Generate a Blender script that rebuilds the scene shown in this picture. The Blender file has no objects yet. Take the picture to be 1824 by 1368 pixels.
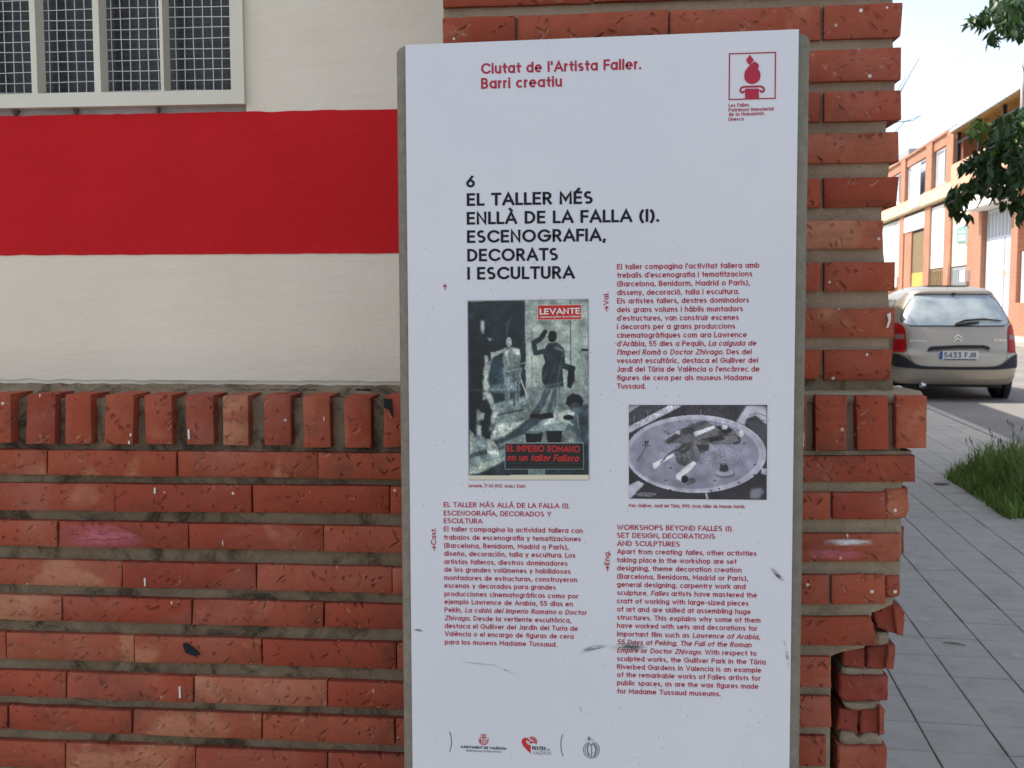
import bpy, bmesh, math, random
import numpy as np
from mathutils import Vector, Matrix, noise as mnoise
R = math.radians
random.seed(7)
S = bpy.context.scene
COL = S.collection

# ------------------------------------------------------------------ camera
EYE = Vector((0, 0, 1.37))
FPX, CX, CY = 1850.0, 912.0, 684.0
YAW = R(4.96); PITCH = math.atan(146/1850); ROLL = 0.0015
_f0 = Vector((-math.sin(YAW), math.cos(YAW), 0)); _r0 = Vector((math.cos(YAW), math.sin(YAW), 0)); _u0 = Vector((0, 0, 1))
FWD = _f0*math.cos(PITCH) - _u0*math.sin(PITCH)
UP1 = _f0*math.sin(PITCH) + _u0*math.cos(PITCH)
RT = _r0*math.cos(ROLL) - UP1*math.sin(ROLL)
UPV = _r0*math.sin(ROLL) + UP1*math.cos(ROLL)
cd = bpy.data.cameras.new('camera'); cam = bpy.data.objects.new('camera', cd); COL.objects.link(cam)
m = Matrix((RT, UPV, -FWD)).transposed().to_4x4(); m.translation = EYE
cam.matrix_world = m
cd.sensor_width = 36; cd.lens = 36*FPX/1824; cd.clip_start = .05; cd.clip_end = 3000
cd.dof.use_dof = True; cd.dof.focus_distance = 1.68; cd.dof.aperture_fstop = 16
S.camera = cam

# ------------------------------------------------------------------ light
STREET = R(4.24)                    # street direction, turned from the wall's normal
D = Vector((math.sin(STREET), math.cos(STREET), 0)); E = Vector((math.cos(STREET), -math.sin(STREET), 0))
SUN_EL = R(54); SUN_PHI = R(15)
sun_h = (-E*math.cos(SUN_PHI) + D*math.sin(SUN_PHI))
sun_dir = (sun_h*math.cos(SUN_EL) + Vector((0, 0, math.sin(SUN_EL)))).normalized()
w = bpy.data.worlds.new('World'); S.world = w; w.use_nodes = True
nt = w.node_tree; nt.nodes.clear()
out = nt.nodes.new('ShaderNodeOutputWorld'); bg = nt.nodes.new('ShaderNodeBackground')
sky = nt.nodes.new('ShaderNodeTexSky'); sky.sky_type = 'NISHITA'; sky.sun_disc = False
sky.sun_elevation = SUN_EL; sky.sun_rotation = math.atan2(sun_dir.x, sun_dir.y)
sky.dust_density = 2.2; sky.air_density = 1.0; sky.ozone_density = 1.0
tc = nt.nodes.new('ShaderNodeTexCoord'); mp = nt.nodes.new('ShaderNodeMapping'); mp.inputs['Scale'].default_value = (1, 1, 3.2)
cn = nt.nodes.new('ShaderNodeTexNoise'); cn.inputs['Scale'].default_value = 2.6; cn.inputs['Detail'].default_value = 8; cn.inputs['Roughness'].default_value = .55
cr = nt.nodes.new('ShaderNodeValToRGB'); cr.color_ramp.elements[0].position = .44; cr.color_ramp.elements[1].position = .86
cr.color_ramp.elements[1].color = (.75, .75, .75, 1)
mx = nt.nodes.new('ShaderNodeMix'); mx.data_type = 'RGBA'; mx.inputs['B'].default_value = (4.3, 4.35, 4.4, 1)
L = nt.links.new
L(tc.outputs['Generated'], mp.inputs[0]); L(mp.outputs[0], cn.inputs['Vector']); L(cn.outputs['Fac'], cr.inputs[0])
hs = nt.nodes.new('ShaderNodeHueSaturation'); hs.inputs['Saturation'].default_value = .70; hs.inputs['Value'].default_value = 1.1; L(sky.outputs[0], hs.inputs['Color'])
L(cr.outputs[0], mx.inputs['Factor']); L(hs.outputs[0], mx.inputs['A']); L(mx.outputs['Result'], bg.inputs[0]); L(bg.outputs[0], out.inputs[0])
bg.inputs[1].default_value = .12
sd = bpy.data.lights.new('sun', 'SUN'); so = bpy.data.objects.new('sun', sd); COL.objects.link(so)
sd.energy = 2.8; sd.angle = R(.5); sd.color = (1, .95, .86)
so.rotation_euler = (-sun_dir).to_track_quat('-Z', 'Y').to_euler(); so.location = (0, 0, 20)
S.view_settings.view_transform = 'Standard'; S.view_settings.look = 'None'; S.view_settings.gamma = 1
S.view_settings.use_curve_mapping = False
S.view_settings.exposure = 1.25
S.render.film_transparent = False

# ------------------------------------------------------------------ helpers
def ray(x, y): return FWD + RT*((x-CX)/FPX) - UPV*((y-CY)/FPX)
def at(x, y, Y):
    d = ray(x, y); return EYE + d*(Y/d.y)
def at_p(x, y, p):
    d = ray(x, y); return EYE + d*(p/d.dot(E))
def at_g(x, y, z=0):
    d = ray(x, y); return EYE + d*((z-EYE.z)/d.z)
def street(p, q, z=0): v = E*p + D*q; v.z = z; return v
def tag(o, label=None, cat=None, group=None, kind=None):
    if label: o['label'] = label
    if cat: o['category'] = cat
    if group: o['group'] = group
    if kind: o['kind'] = kind
    return o
def empty(name, loc=(0, 0, 0), rz=0):
    o = bpy.data.objects.new(name, None); o.location = loc; o.rotation_euler = (0, 0, rz); COL.objects.link(o); return o
def link(name, me, mats=None, parent=None, loc=None):
    o = bpy.data.objects.new(name, me); COL.objects.link(o)
    if mats:
        for mt in (mats if isinstance(mats, (list, tuple)) else [mats]): me.materials.append(mt)
    if parent: o.parent = parent
    if loc is not None: o.location = loc
    return o
class MB:
    """collects geometry, links it as one mesh"""
    def __init__(s): s.v = []; s.f = []; s.m = []; s.sm = []
    def add(s, vs, fs, mi=0, smooth=False):
        b = len(s.v); s.v += [tuple(v) for v in vs]
        for f in fs: s.f.append([b+i for i in f]); s.m.append(mi); s.sm.append(smooth)
    def quad(s, a, b, c, d, mi=0): s.add([a, b, c, d], [(0, 1, 2, 3)], mi)
    def obox(s, o, ax, ay, az, mi=0):
        """box from corner o with edge vectors"""
        o, ax, ay, az = map(Vector, (o, ax, ay, az))
        v = [o, o+ax, o+ax+ay, o+ay, o+az, o+ax+az, o+ax+ay+az, o+ay+az]
        f = [(0, 3, 2, 1), (4, 5, 6, 7), (0, 1, 5, 4), (1, 2, 6, 5), (2, 3, 7, 6), (3, 0, 4, 7)]
        if ax.cross(ay).dot(az) < 0: f = [tuple(reversed(q)) for q in f]
        s.add(v, f, mi)
    def box(s, a, b, mi=0):
        s.obox(a, (b[0]-a[0], 0, 0), (0, b[1]-a[1], 0), (0, 0, b[2]-a[2]), mi)
    def tube(s, pts, r, n=6, mi=0, caps=True):
        pts = [Vector(p) for p in pts]; rr = r if isinstance(r, (list, tuple)) else [r]*len(pts)
        vs = []; fs = []; ref = None
        for i, p in enumerate(pts):
            t = (pts[min(i+1, len(pts)-1)] - pts[max(i-1, 0)]).normalized()
            if ref is None: ref = t.orthogonal().normalized()
            ref = (ref - t*ref.dot(t)).normalized(); bi = t.cross(ref)
            for k in range(n):
                a = 2*math.pi*k/n; vs.append(p + (ref*math.cos(a)+bi*math.sin(a))*rr[i])
        for i in range(len(pts)-1):
            for k in range(n): fs.append((i*n+k, i*n+(k+1) % n, (i+1)*n+(k+1) % n, (i+1)*n+k))
        if caps: fs.append(tuple(reversed(range(n)))); fs.append(tuple((len(pts)-1)*n+k for k in range(n)))
        s.add(vs, fs, mi, True)
    def prism(s, poly, depth, mi=0):
        """poly: world points, depth: vector"""
        n = len(poly); poly = [Vector(p) for p in poly]; depth = Vector(depth)
        nn = Vector((0, 0, 0))
        for i in range(n): nn += (poly[i]-poly[0]).cross(poly[(i+1) % n]-poly[0])
        if nn.dot(depth) > 0: poly = poly[::-1]
        v = poly + [p+depth for p in poly]
        f = [tuple(range(n)), tuple(range(2*n-1, n-1, -1))] + [(i, i+n, (i+1) % n+n, (i+1) % n) for i in range(n)]
        f = [f[0], f[1]] + [tuple(reversed(q)) for q in f[2:]]
        f = f[:2] + [tuple(reversed(q)) for q in f[2:]]
        s.add(v, f, mi)
    def mesh(s, name):
        me = bpy.data.meshes.new(name); me.from_pydata(s.v, [], s.f)
        me.polygons.foreach_set('material_index', s.m); me.polygons.foreach_set('use_smooth', s.sm); me.update(); return me
    def build(s, name, mats, parent=None): return link(name, s.mesh(name), mats, parent)

# ------------------------------------------------------------------ materials
class NT:
    def __init__(s, name):
        s.mat = bpy.data.materials.new(name); s.mat.use_nodes = True; s.t = s.mat.node_tree
        s.b = s.t.nodes['Principled BSDF']
    def n(s, typ, **kw):
        nd = s.t.nodes.new(typ)
        for k, v in kw.items():
            if k.startswith('_'): setattr(nd, k[1:], v)
            else: nd.inputs[k.replace('__', ' ')].default_value = v
        return nd
    def l(s, a, b): s.t.links.new(a, b)
    def pos(s, kind='w'):
        if kind == 'w': return s.n('ShaderNodeNewGeometry').outputs['Position']
        return s.n('ShaderNodeTexCoord').outputs['Object']
    def noise(s, vec, scale, detail=4, rough=.55, dist=0, stretch=None):
        if stretch:
            mp = s.n('ShaderNodeMapping'); mp.inputs['Scale'].default_value = stretch; s.l(vec, mp.inputs[0]); vec = mp.outputs[0]
        nd = s.n('ShaderNodeTexNoise', Scale=scale, Detail=detail, Roughness=rough, Distortion=dist); s.l(vec, nd.inputs['Vector']); return nd.outputs['Fac']
    def vor(s, vec, scale, feature='F1', rnd=1):
        nd = s.n('ShaderNodeTexVoronoi', Scale=scale, Randomness=rnd); nd.feature = feature; s.l(vec, nd.inputs['Vector']); return nd
    def ramp(s, fac, stops):
        nd = s.n('ShaderNodeValToRGB'); e = nd.color_ramp.elements
        while len(e) < len(stops): e.new(.5)
        for i, (p, c) in enumerate(stops):
            e[i].position = p; e[i].color = (c, c, c, 1) if not isinstance(c, (tuple, list)) else (*c, 1)
        s.l(fac, nd.inputs[0]); return nd.outputs[0]
    def math(s, op, a, b=None, clamp=False):
        nd = s.n('ShaderNodeMath', _operation=op); nd.use_clamp = clamp
        for i, v in enumerate((a, b)):
            if v is None: continue
            if isinstance(v, (int, float)): nd.inputs[i].default_value = v
            else: s.l(v, nd.inputs[i])
        return nd.outputs[0]
    def mix(s, fac, a, b, mode='MIX'):
        nd = s.n('ShaderNodeMix'); nd.data_type = 'RGBA'; nd.blend_type = mode
        for k, v in (('Factor', fac), ('A', a), ('B', b)):
            if isinstance(v, (int, float)): nd.inputs[k].default_value = v
            elif isinstance(v, (tuple, list)): nd.inputs[k].default_value = (*v, 1) if len(v) == 3 else v
            else: s.l(v, nd.inputs[k])
        return nd.outputs['Result']
    def bump(s, h, strength=.4, dist=.01, prev=None):
        nd = s.n('ShaderNodeBump', Strength=strength, Distance=dist); s.l(h, nd.inputs['Height'])
        if prev is not None: s.l(prev, nd.inputs['Normal'])
        return nd.outputs[0]
    def done(s, color=None, rough=None, normal=None, spec=None, metal=None):
        b = s.b
        for k, v in (('Base Color', color), ('Roughness', rough), ('Normal', normal), ('Specular IOR Level', spec), ('Metallic', metal)):
            if v is None: continue
            if isinstance(v, (int, float)): b.inputs[k].default_value = v
            elif isinstance(v, (tuple, list)): b.inputs[k].default_value = (*v, 1)
            else: s.l(v, b.inputs[k])
        return s.mat
def plain(name, c, rough=.6, metal=0, var=.12, scale=20, bump=0):
    t = NT(name); p = t.pos()
    f = t.noise(p, scale, 5)
    col = t.mix(t.ramp(f, [(.3, 0), (.7, 1)]), tuple(v*(1-var) for v in c), tuple(min(1, v*(1+var)) for v in c))
    nb = t.bump(t.noise(p, scale*6, 4), bump, .004) if bump else None
    return t.done(col, rough, nb, metal=metal)

def brick_mat(name, c1, c2, c3, buff, buff_amt):
    t = NT(name); p = t.pos(); oi = t.n('ShaderNodeObjectInfo').outputs['Random']
    # per-brick shift of the texture space
    va = t.n('ShaderNodeVectorMath', _operation='ADD'); cmb = t.n('ShaderNodeCombineXYZ'); t.l(t.math('MULTIPLY', oi, 37.), cmb.inputs[0]); t.l(t.math('MULTIPLY', oi, 13.), cmb.inputs[2])
    t.l(p, va.inputs[0]); t.l(cmb.outputs[0], va.inputs[1]); q = va.outputs[0]
    base = t.ramp(oi, [(0, c1), (.35, c2), (.7, c3), (1, c1)])
    blotch = t.noise(q, 9, 4, .6)
    base = t.mix(t.ramp(blotch, [(.35, 0), (.65, .5)]), base, c3)
    bf = t.noise(q, 6.5, 3, .5, .4)
    base = t.mix(t.ramp(bf, [(buff_amt, 0), (buff_amt+.07, .85)]), base, buff)
    fine = t.noise(q, 160, 4, .7)
    haze_ = t.noise(p, 4.5, 5, .65, .8); base = t.mix(t.ramp(haze_, [(.50, 0), (.70, .34)]), base, (.40, .20, .15)); grime = t.noise(p, 12, 7, .72, 1.2, stretch=(.5, 1, 1.6)); base = t.mix(t.ramp(grime, [(.54, 0), (.72, .6)]), base, (.12, .05, .032))
    base = t.mix(t.ramp(fine, [(.3, .0), (.75, .4)]), base, tuple(v*.6 for v in c1))
    # short gouges pressed into the face, two directions
    warp = t.n('ShaderNodeTexNoise', Scale=38., Detail=1.); t.l(q, warp.inputs['Vector'])
    wv = t.n('ShaderNodeVectorMath', _operation='MULTIPLY_ADD'); t.l(warp.outputs['Color'], wv.inputs[0]); wv.inputs[1].default_value = (.016, .016, .016); t.l(q, wv.inputs[2])
    holes = None
    for ang, sc_, r0 in ((35, (22, 9, 62), .15), (-48, (26, 9, 66), .15), (5, (44, 14, 52), .13), (80, (48, 14, 66), .12)):
        mp1 = t.n('ShaderNodeMapping'); mp1.vector_type = 'POINT'; mp1.inputs['Rotation'].default_value = (0, R(ang), 0); t.l(wv.outputs[0], mp1.inputs[0])
        mp2 = t.n('ShaderNodeMapping'); mp2.inputs['Scale'].default_value = sc_; t.l(mp1.outputs[0], mp2.inputs[0])
        vv = t.vor(mp2.outputs[0], 1); g1 = t.ramp(vv.outputs['Distance'], [(r0*.35, 1), (r0*1.75, 0)])
        sel = t.n('ShaderNodeTexWhiteNoise'); t.l(vv.outputs['Position'], sel.inputs['Vector']); g1 = t.math('MULTIPLY', g1, t.ramp(sel.outputs['Value'], [(.42, 0), (.46, 1)]))
        holes = g1 if holes is None else t.math('MAXIMUM', holes, g1)
    hole = t.math('MULTIPLY', holes, t.ramp(t.math('FRACT', t.math('MULTIPLY', oi, 7.3)), [(0, .55), (1, 1)])); worm = t.ramp(holes, [(.05, 0), (.35, 1), (.7, 0)])
    # pale lime in some marks
    pale = t.math('MULTIPLY', t.math('MULTIPLY', worm, t.ramp(t.noise(q, 14, 2), [(.50, 0), (.62, 1)])), .38)
    base = t.mix(pale, base, (.55, .32, .22))
    base = t.mix(t.math('MULTIPLY', t.ramp(hole, [(.5, 0), (1, .3)]), 1), base, tuple(v*.55 for v in c1))  # gouges tinted darker, recess shade put into the colour
    # white paint spatter, vertical drips
    dv = t.vor(p, 33); dots = t.ramp(dv.outputs['Distance'], [(.085, 1), (.105, 0)])
    dm = t.ramp(t.noise(p, 5.0, 2, .6), [(.545, 0), (.575, 1)])
    dots = t.math('MULTIPLY', dots, dm)
    mp = t.n('ShaderNodeMapping'); mp.inputs['Scale'].default_value = (120, 120, 22); t.l(p, mp.inputs[0])
    dr = t.vor(mp.outputs[0], 1); drip = t.math('MULTIPLY', t.ramp(dr.outputs['Distance'], [(.15, 1), (.19, 0)]), t.ramp(t.noise(p, 11, 2), [(.66, 0), (.68, 1)]))
    base = t.mix(t.math('MULTIPLY', t.math('MAXIMUM', dots, drip), .85), base, (.68, .66, .60))
    dirt = t.math('MULTIPLY', t.ramp(t.noise(p, 7, 6, .65), [(.55, 0), (.72, .55)]), 1)
    base = t.mix(dirt, base, (.085, .05, .037))
    nb = t.bump(t.math('SUBTRACT', 1, hole), 1., .0055)
    nb = t.bump(t.noise(q, 34, 4, .6), .5, .004, nb)
    nb = t.bump(fine, .25, .0015, nb)
    return t.done(base, t.ramp(fine, [(.3, .72), (.8, .9)]), nb, .08)
M = {}
M['brick'] = brick_mat('red_brick', (.335, .070, .036), (.385, .100, .053), (.27, .057, .034), (.42, .16, .09), .62)
M['brick_buff'] = brick_mat('buff_brick', (.33, .075, .038), (.32, .070, .036), (.34, .095, .052), (.46, .20, .105), .53)
M['brick_tan'] = brick_mat('tan_brick', (.40, .135, .075), (.41, .145, .08), (.37, .105, .06), (.46, .21, .12), .52)
M['brick_raw'] = brick_mat('raw_brick_core', (.24, .045, .028), (.27, .055, .034), (.25, .05, .032), (.33, .1, .06), .64)

def mortar_mat(name, c1, c2, dark, dk=.55):
    t = NT(name); p = t.pos()
    c = t.mix(t.ramp(t.noise(p, 14, 6, .65), [(.35, 0), (.65, 1)]), c1, c2)
    c = t.mix(t.ramp(t.noise(p, 9, 8, .7, 1.), [(dk, 0), (dk+.13, .85)]), c, dark)
    c = t.mix(t.ramp(t.noise(p, 230, 3, .7), [(.55, 0), (.75, .4)]), c, tuple(min(1, v*1.7) for v in c2))
    nb = t.bump(t.noise(p, 60, 8, .7), .9, .006); nb = t.bump(t.noise(p, 300, 4, .7), .5, .002, nb)
    return t.done(c, .93, nb, .2)
M['mortar'] = mortar_mat('weathered_mortar', (.185, .135, .085), (.275, .215, .14), (.042, .033, .024), .49)
M['mortar_light'] = mortar_mat('beige_mortar', (.30, .215, .15), (.36, .27, .19), (.20, .15, .10), .62)
M['mortar_low'] = mortar_mat('sandy_mortar', (.27, .215, .145), (.34, .275, .19), (.10, .08, .06), .58)

def plaster(name, c, c2, rough=.75, stains=True, bs=.35):
    t = NT(name); p = t.pos()
    col = t.mix(t.ramp(t.noise(p, 2.2, 5, .6), [(.35, 0), (.65, 1)]), c, c2)
    if stains:
        col = t.mix(t.ramp(t.noise(p, 40, 5, .7), [(.66, 0), (.74, .25)]), col, tuple(v*.7 for v in c))
    h1 = t.noise(p, 16, 5, .6, .6, stretch=(.45, 1, 1.5)); h2 = t.noise(p, 95, 5, .6)
    h3 = t.noise(p, 260, 4, .7); nb = t.bump(h1, bs*.7, .008); nb = t.bump(h2, bs*.8, .0025, nb); nb = t.bump(h3, bs*.9, .0012, nb)
    return t.done(col, rough, nb, .15)
M['plaster'] = plaster('cream_plaster', (.71, .63, .50), (.76, .685, .56))
M['plaster_edge'] = plaster('bare_white_plaster', (.80, .74, .62), (.50, .45, .37))
M['red'] = plaster('red_wall_paint', (.50, .010, .014), (.56, .014, .017), .75, True, .5)
M['cream_metal'] = plain('cream_enamel', (.66, .62, .50), .45, 0, .05, 8, .15)
M['wire'] = plain('white_wire', (.66, .66, .62), .5, 0, .1, 30)
M['grey_metal'] = plain('grey_sub_frame', (.42, .41, .42), .6, 0, .2, 14, .3)
M['dark'] = plain('dark_interior', (.012, .012, .012), .8)
t = NT('dark_patterned_glass'); p = t.pos(); g = t.n('ShaderNodeTexBrick'); g.offset = 0; g.inputs['Scale'].default_value = 42; g.inputs['Mortar Size'].default_value = .09; g.inputs['Brick Width'].default_value = .5; g.inputs['Row Height'].default_value = .5
mpp = t.n('ShaderNodeMapping'); mpp.inputs['Rotation'].default_value = (R(90), 0, 0); t.l(p, mpp.inputs[0]); t.l(mpp.outputs[0], g.inputs['Vector'])
gc = t.mix(g.outputs['Fac'], (.014, .015, .017), (.034, .031, .03)); gc = t.mix(t.ramp(t.noise(p, 18, 5, .7), [(.5, 0), (.75, .5)]), gc, (.045, .044, .042))
M['glass_dark'] = t.done(gc, .35, t.bump(g.outputs['Fac'], .6, .002), .5)

def sign_mat():
    t = NT('white_sign_print'); p = t.pos()
    c = t.mix(t.ramp(t.noise(p, 2.5, 4), [(.35, 0), (.7, 1)]), (.60, .605, .63), (.64, .64, .66))
    v = t.vor(p, 84); d = t.ramp(v.outputs['Distance'], [(.05, 1), (.095, 0)])
    sz_ = t.n('ShaderNodeSeparateXYZ'); t.l(p, sz_.inputs[0]); low = t.ramp(t.math('ADD', t.math('MULTIPLY', t.math('ADD', sz_.outputs[2], t.math('MULTIPLY', sz_.outputs[0], .45)), 1), t.math('MULTIPLY', t.noise(p, 4, 3), .25)), [(.15, 1), (.75, .75), (1., .0)]) if False else t.ramp(t.math('SUBTRACT', 1.75, t.math('ADD', sz_.outputs[2], t.math('MULTIPLY', sz_.outputs[0], .5))), [(.10, .06), (.45, 1)])
    pr = t.math('MULTIPLY', t.ramp(t.noise(p, 3.1, 3, .6), [(.40, 0), (.56, .85)]), low)
    wn = t.n('ShaderNodeTexWhiteNoise'); t.l(v.outputs['Position'], wn.inputs['Vector']); sel = t.ramp(wn.outputs['Value'], [(.35, 0), (.4, 1)])
    c = t.mix(t.math('MULTIPLY', t.math('MULTIPLY', d, pr), sel), c, (.13, .135, .14))
    v2 = t.vor(p, 120); d2 = t.ramp(v2.outputs['Distance'], [(.05, 1), (.13, 0)])
    c = t.mix(t.math('MULTIPLY', t.math('MULTIPLY', d2, pr), .35), c, (.3, .3, .3))
    c = t.mix(t.ramp(t.noise(p, 9, 8, .75, .5, stretch=(1, 1, .35)), [(.60, 0), (.78, .22)]), c, (.38, .385, .40))
    return t.done(c, .28, t.bump(t.noise(p, 5, 2), .06, .01), .5)
M['sign'] = sign_mat()
t = NT('grey_brown_post'); p = t.pos()
c = t.mix(t.ramp(t.noise(p, 60, 6, .7), [(.35, 0), (.7, 1)]), (.150, .132, .098), (.225, .20, .152))
c = t.mix(t.ramp(t.noise(p, 9, 4, .6, stretch=(1, 1, .3)), [(.45, 0), (.7, .5)]), c, (.13, .115, .085))
c = t.mix(t.ramp(t.noise(p, 420, 3, .7), [(.62, 0), (.72, .4)]), c, (.42, .40, .35))
M['post'] = t.done(c, .7, t.bump(t.noise(p, 200, 4), .3, .002), .3)
def flat(name, c, rough=.5):
    t = NT(name); return t.done(t.mix(t.noise(t.pos(), 90, 2), tuple(v*.93 for v in c), c), rough, None, .15)
M['ink_red'] = flat('crimson_ink', (.40, .032, .060)); M['ink_black'] = flat('black_ink', (.014, .015, .022))
M['ink_grey'] = flat('grey_ink', (.16, .17, .18)); M['ink_white'] = flat('white_ink', (.74, .74, .70)); M['ink_scarlet'] = flat('scarlet_ink', (.52, .035, .035))
t = NT('printed_picture'); a = t.n('ShaderNodeVertexColor'); a.layer_name = 'Col'; M['picture'] = t.done(a.outputs['Color'], .32)
def smear(name, c, amt):
    t = NT(name); p = t.pos()
    al = t.ramp(t.noise(p, 70, 6, .7, stretch=(.5, 1, 2)), [(.36, 0), (.66, amt)])
    sp_ = t.n('ShaderNodeSeparateXYZ'); t.l(t.n('ShaderNodeTexCoord').outputs['Generated'], sp_.inputs[0])
    for k in (0, 2):
        e_ = t.math('ABSOLUTE', t.math('SUBTRACT', sp_.outputs[k], .5)); al = t.math('MULTIPLY', al, t.ramp(e_, [(.12, 1), (.5, 0)]))
    t.l(al, t.b.inputs['Alpha']); return t.done(c, .6)
M['smear'] = smear('dark_scuff', (.05, .05, .05), 1.); M['smear_light'] = smear('faint_scuff', (.16, .16, .18), .6)

t = NT('grey_paving_tile'); p = t.pos(); oi = t.n('ShaderNodeObjectInfo').outputs['Random']
c = t.mix(t.ramp(t.noise(p, 6, 5, .6), [(.35, 0), (.65, 1)]), (.36, .332, .292), (.42, .388, .34))
c = t.mix(t.ramp(oi, [(0, 0), (1, .35)]), c, (.40, .385, .36))
c = t.mix(t.ramp(t.noise(p, 2.2, 8, .75, 1.), [(.56, 0), (.72, .35)]), c, (.15, .14, .13))
c = t.mix(t.ramp(t.vor(p, 13).outputs['Distance'], [(.03, .5), (.06, 0)]), c, (.08, .07, .06)); c = t.mix(t.ramp(t.noise(p, 3.4, 9, .8, 2.), [(.52, 0), (.68, .4)]), c, (.19, .165, .135)); c = t.mix(t.ramp(t.vor(p, 3.1).outputs['Distance'], [(.045, .6), (.10, 0)]), c, (.50, .47, .42))
sy = t.n('ShaderNodeSeparateXYZ'); t.l(p, sy.inputs[0]); far_light = t.math('MULTIPLY', t.ramp(t.math('DIVIDE', sy.outputs[1], 20), [(.36, 0), (.56, 1)]), t.ramp(t.noise(p, 1.7, 6, .65), [(.25, .35), (.6, 1)]))  # far tiles turn paler: the brighter daylight there is put into the colour
c = t.mix(far_light, c, (.52, .475, .395))
M['tile'] = t.done(c, .8, t.bump(t.noise(p, 180, 5, .7), .3, .002), .35)
M['joint'] = plain('paving_joint', (.14, .13, .115), .95, 0, .3, 20, .4)
t = NT('asphalt'); p = t.pos()
c = t.mix(t.ramp(t.noise(p, .7, 6, .6), [(.35, 0), (.65, 1)]), (.19, .18, .168), (.25, .235, .215)); c = t.mix(t.ramp(t.noise(p, 130, 3, .8), [(.5, 0), (.7, .5)]), c, (.33, .31, .28))
M['asphalt'] = t.done(c, .9, t.bump(t.noise(p, 120, 4, .8), .5, .005), .25)
M['kerb'] = plain('kerb_stone', (.42, .39, .34), .85, 0, .15, 5, .4)
M['ground'] = plain('dusty_ground', (.36, .33, .28), .95, 0, .15, .5, .3)
M['soil'] = plain('tree_pit_soil', (.14, .10, .065), .95, 0, .3, 10, .6)

# ------------------------------------------------------------------ setting: ground, road, pavement
mb = MB(); mb.quad((-900, -900, -.03), (900, -900, -.03), (900, 1500, -.03), (-900, 1500, -.03)); tag(mb.build('ground', M['ground']), kind='structure')
KERB = 3.144
mb = MB(); mb.quad(street(KERB+.11, -60, -.022), street(10.4, -60, -.022), street(10.4, 220, -.022), street(KERB+.11, 220, -.022)); tag(mb.build('road', M['asphalt']), kind='structure')
mb = MB(); mb.obox(street(-30, -40, -.2), D*8+D*32+Vector((0,0,0)), E*(KERB+30), (0, 0, .190)); mb.obox(street(-1, 0, -.2), D*200, E*(KERB+1), (0, 0, .188))
pave = mb.build('pavement', M['joint']); tag(pave, kind='structure')
root_k = empty('kerb'); tag(root_k, kind='structure')
kb = MB(); kb.obox((0.004, 0, -.08), (.108, 0, 0), (0, .992, 0), (0, 0, .084)); kme = kb.mesh('kerb_stone'); kme.materials.append(M['kerb'])
for i in range(34):
    o = link('kerb_stone', kme, None, root_k, street(KERB, 2+i)); o.rotation_euler = (0, 0, -STREET)
TP, TQ = .215, .226
P0, Q0 = .778, 3.697
def tile_mesh(var):
    g = .0022; b = .0025; z = 0; rnd = random.Random(var)
    x0, x1, y0, y1 = g, TP-g, g, TQ-g
    top = [(x0+b, y0+b, z), (x1-b, y0+b, z), (x1-b, y1-b, z), (x0+b, y1-b, z)]
    top = [(x, y, z+rnd.uniform(-.0012, .0006)) for x, y, z in top]
    mid = [(x0, y0, z-b), (x1, y0, z-b), (x1, y1, z-b), (x0, y1, z-b)]
    bot = [(x, y, -.03) for x, y, _ in mid]
    f = [(0, 1, 2, 3)] + [(4+i, 4+(i+1) % 4, (i+1) % 4, i) for i in range(4)] + [(8+i, 8+(i+1) % 4, 4+(i+1) % 4, 4+i) for i in range(4)]
    return top+mid+bot, f
tms = []
for k in range(6):
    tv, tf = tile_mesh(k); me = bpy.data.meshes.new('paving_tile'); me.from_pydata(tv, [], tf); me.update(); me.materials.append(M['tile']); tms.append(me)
PIT = (2.068, 2.928, 6.861, 8.443)      # p0,p1,q0,q1
far = MB(); cand = []
for i in range(-14, 11):
    for j in range(-16, 60):
        p_ = P0+i*TP; q_ = Q0+j*TQ
        if p_+TP > KERB: continue
        if p_ < .30 and q_ > 1.9: continue
        if p_+TP/2 > PIT[0] and p_+TP/2 < PIT[1] and q_+TQ/2 > PIT[2] and q_+TQ/2 < PIT[3]: continue
        w_ = street(p_+TP/2, q_+TQ/2); dd = w_-EYE; z = dd.dot(FWD)
        ok = z > .5
        if ok:
            x = CX+FPX*dd.dot(RT)/z; y = CY-FPX*dd.dot(UPV)/z; ok = 1560 < x < 1870 and y < 1420
        cand.append((0 if ok else 1, z if z > 0 else 99, p_, q_))
cand.sort()
for k, (bad, z, p_, q_) in enumerate(cand):
    rnd = random.Random(k)
    if k < 290 and not bad:
        o = link('paving_tile', tms[k % 6], None, pave, street(p_, q_, rnd.uniform(-.0012, .0012))); o.rotation_euler = (0, 0, -STREET)
    else:
        tv, tf = tile_mesh(k % 6); zz = rnd.uniform(-.001, .001)
        far.add([street(p_+a, q_+b, c+zz) for a, b, c in tv], tf)
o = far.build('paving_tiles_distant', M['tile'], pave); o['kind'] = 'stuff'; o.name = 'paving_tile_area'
mb = MB()
for a, b in (((PIT[0], PIT[2]), (PIT[1], PIT[2]+.06)), ((PIT[0], PIT[3]-.06), (PIT[1], PIT[3])), ((PIT[0], PIT[2]+.06), (PIT[0]+.06, PIT[3]-.06)), ((PIT[1]-.06, PIT[2]+.06), (PIT[1], PIT[3]-.06))):
    mb.obox(street(a[0], a[1], -.1), E*(b[0]-a[0]), D*(b[1]-a[1]), (0, 0, .104))
mb.build('tree_pit_edge', M['kerb'], pave)
mb = MB(); mb.quad(street(PIT[0], PIT[2], -.004), street(PIT[1], PIT[2], -.004), street(PIT[1], PIT[3], -.004), street(PIT[0], PIT[3], -.004)); mb.build('tree_pit_soil', M['soil'], pave)
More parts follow.
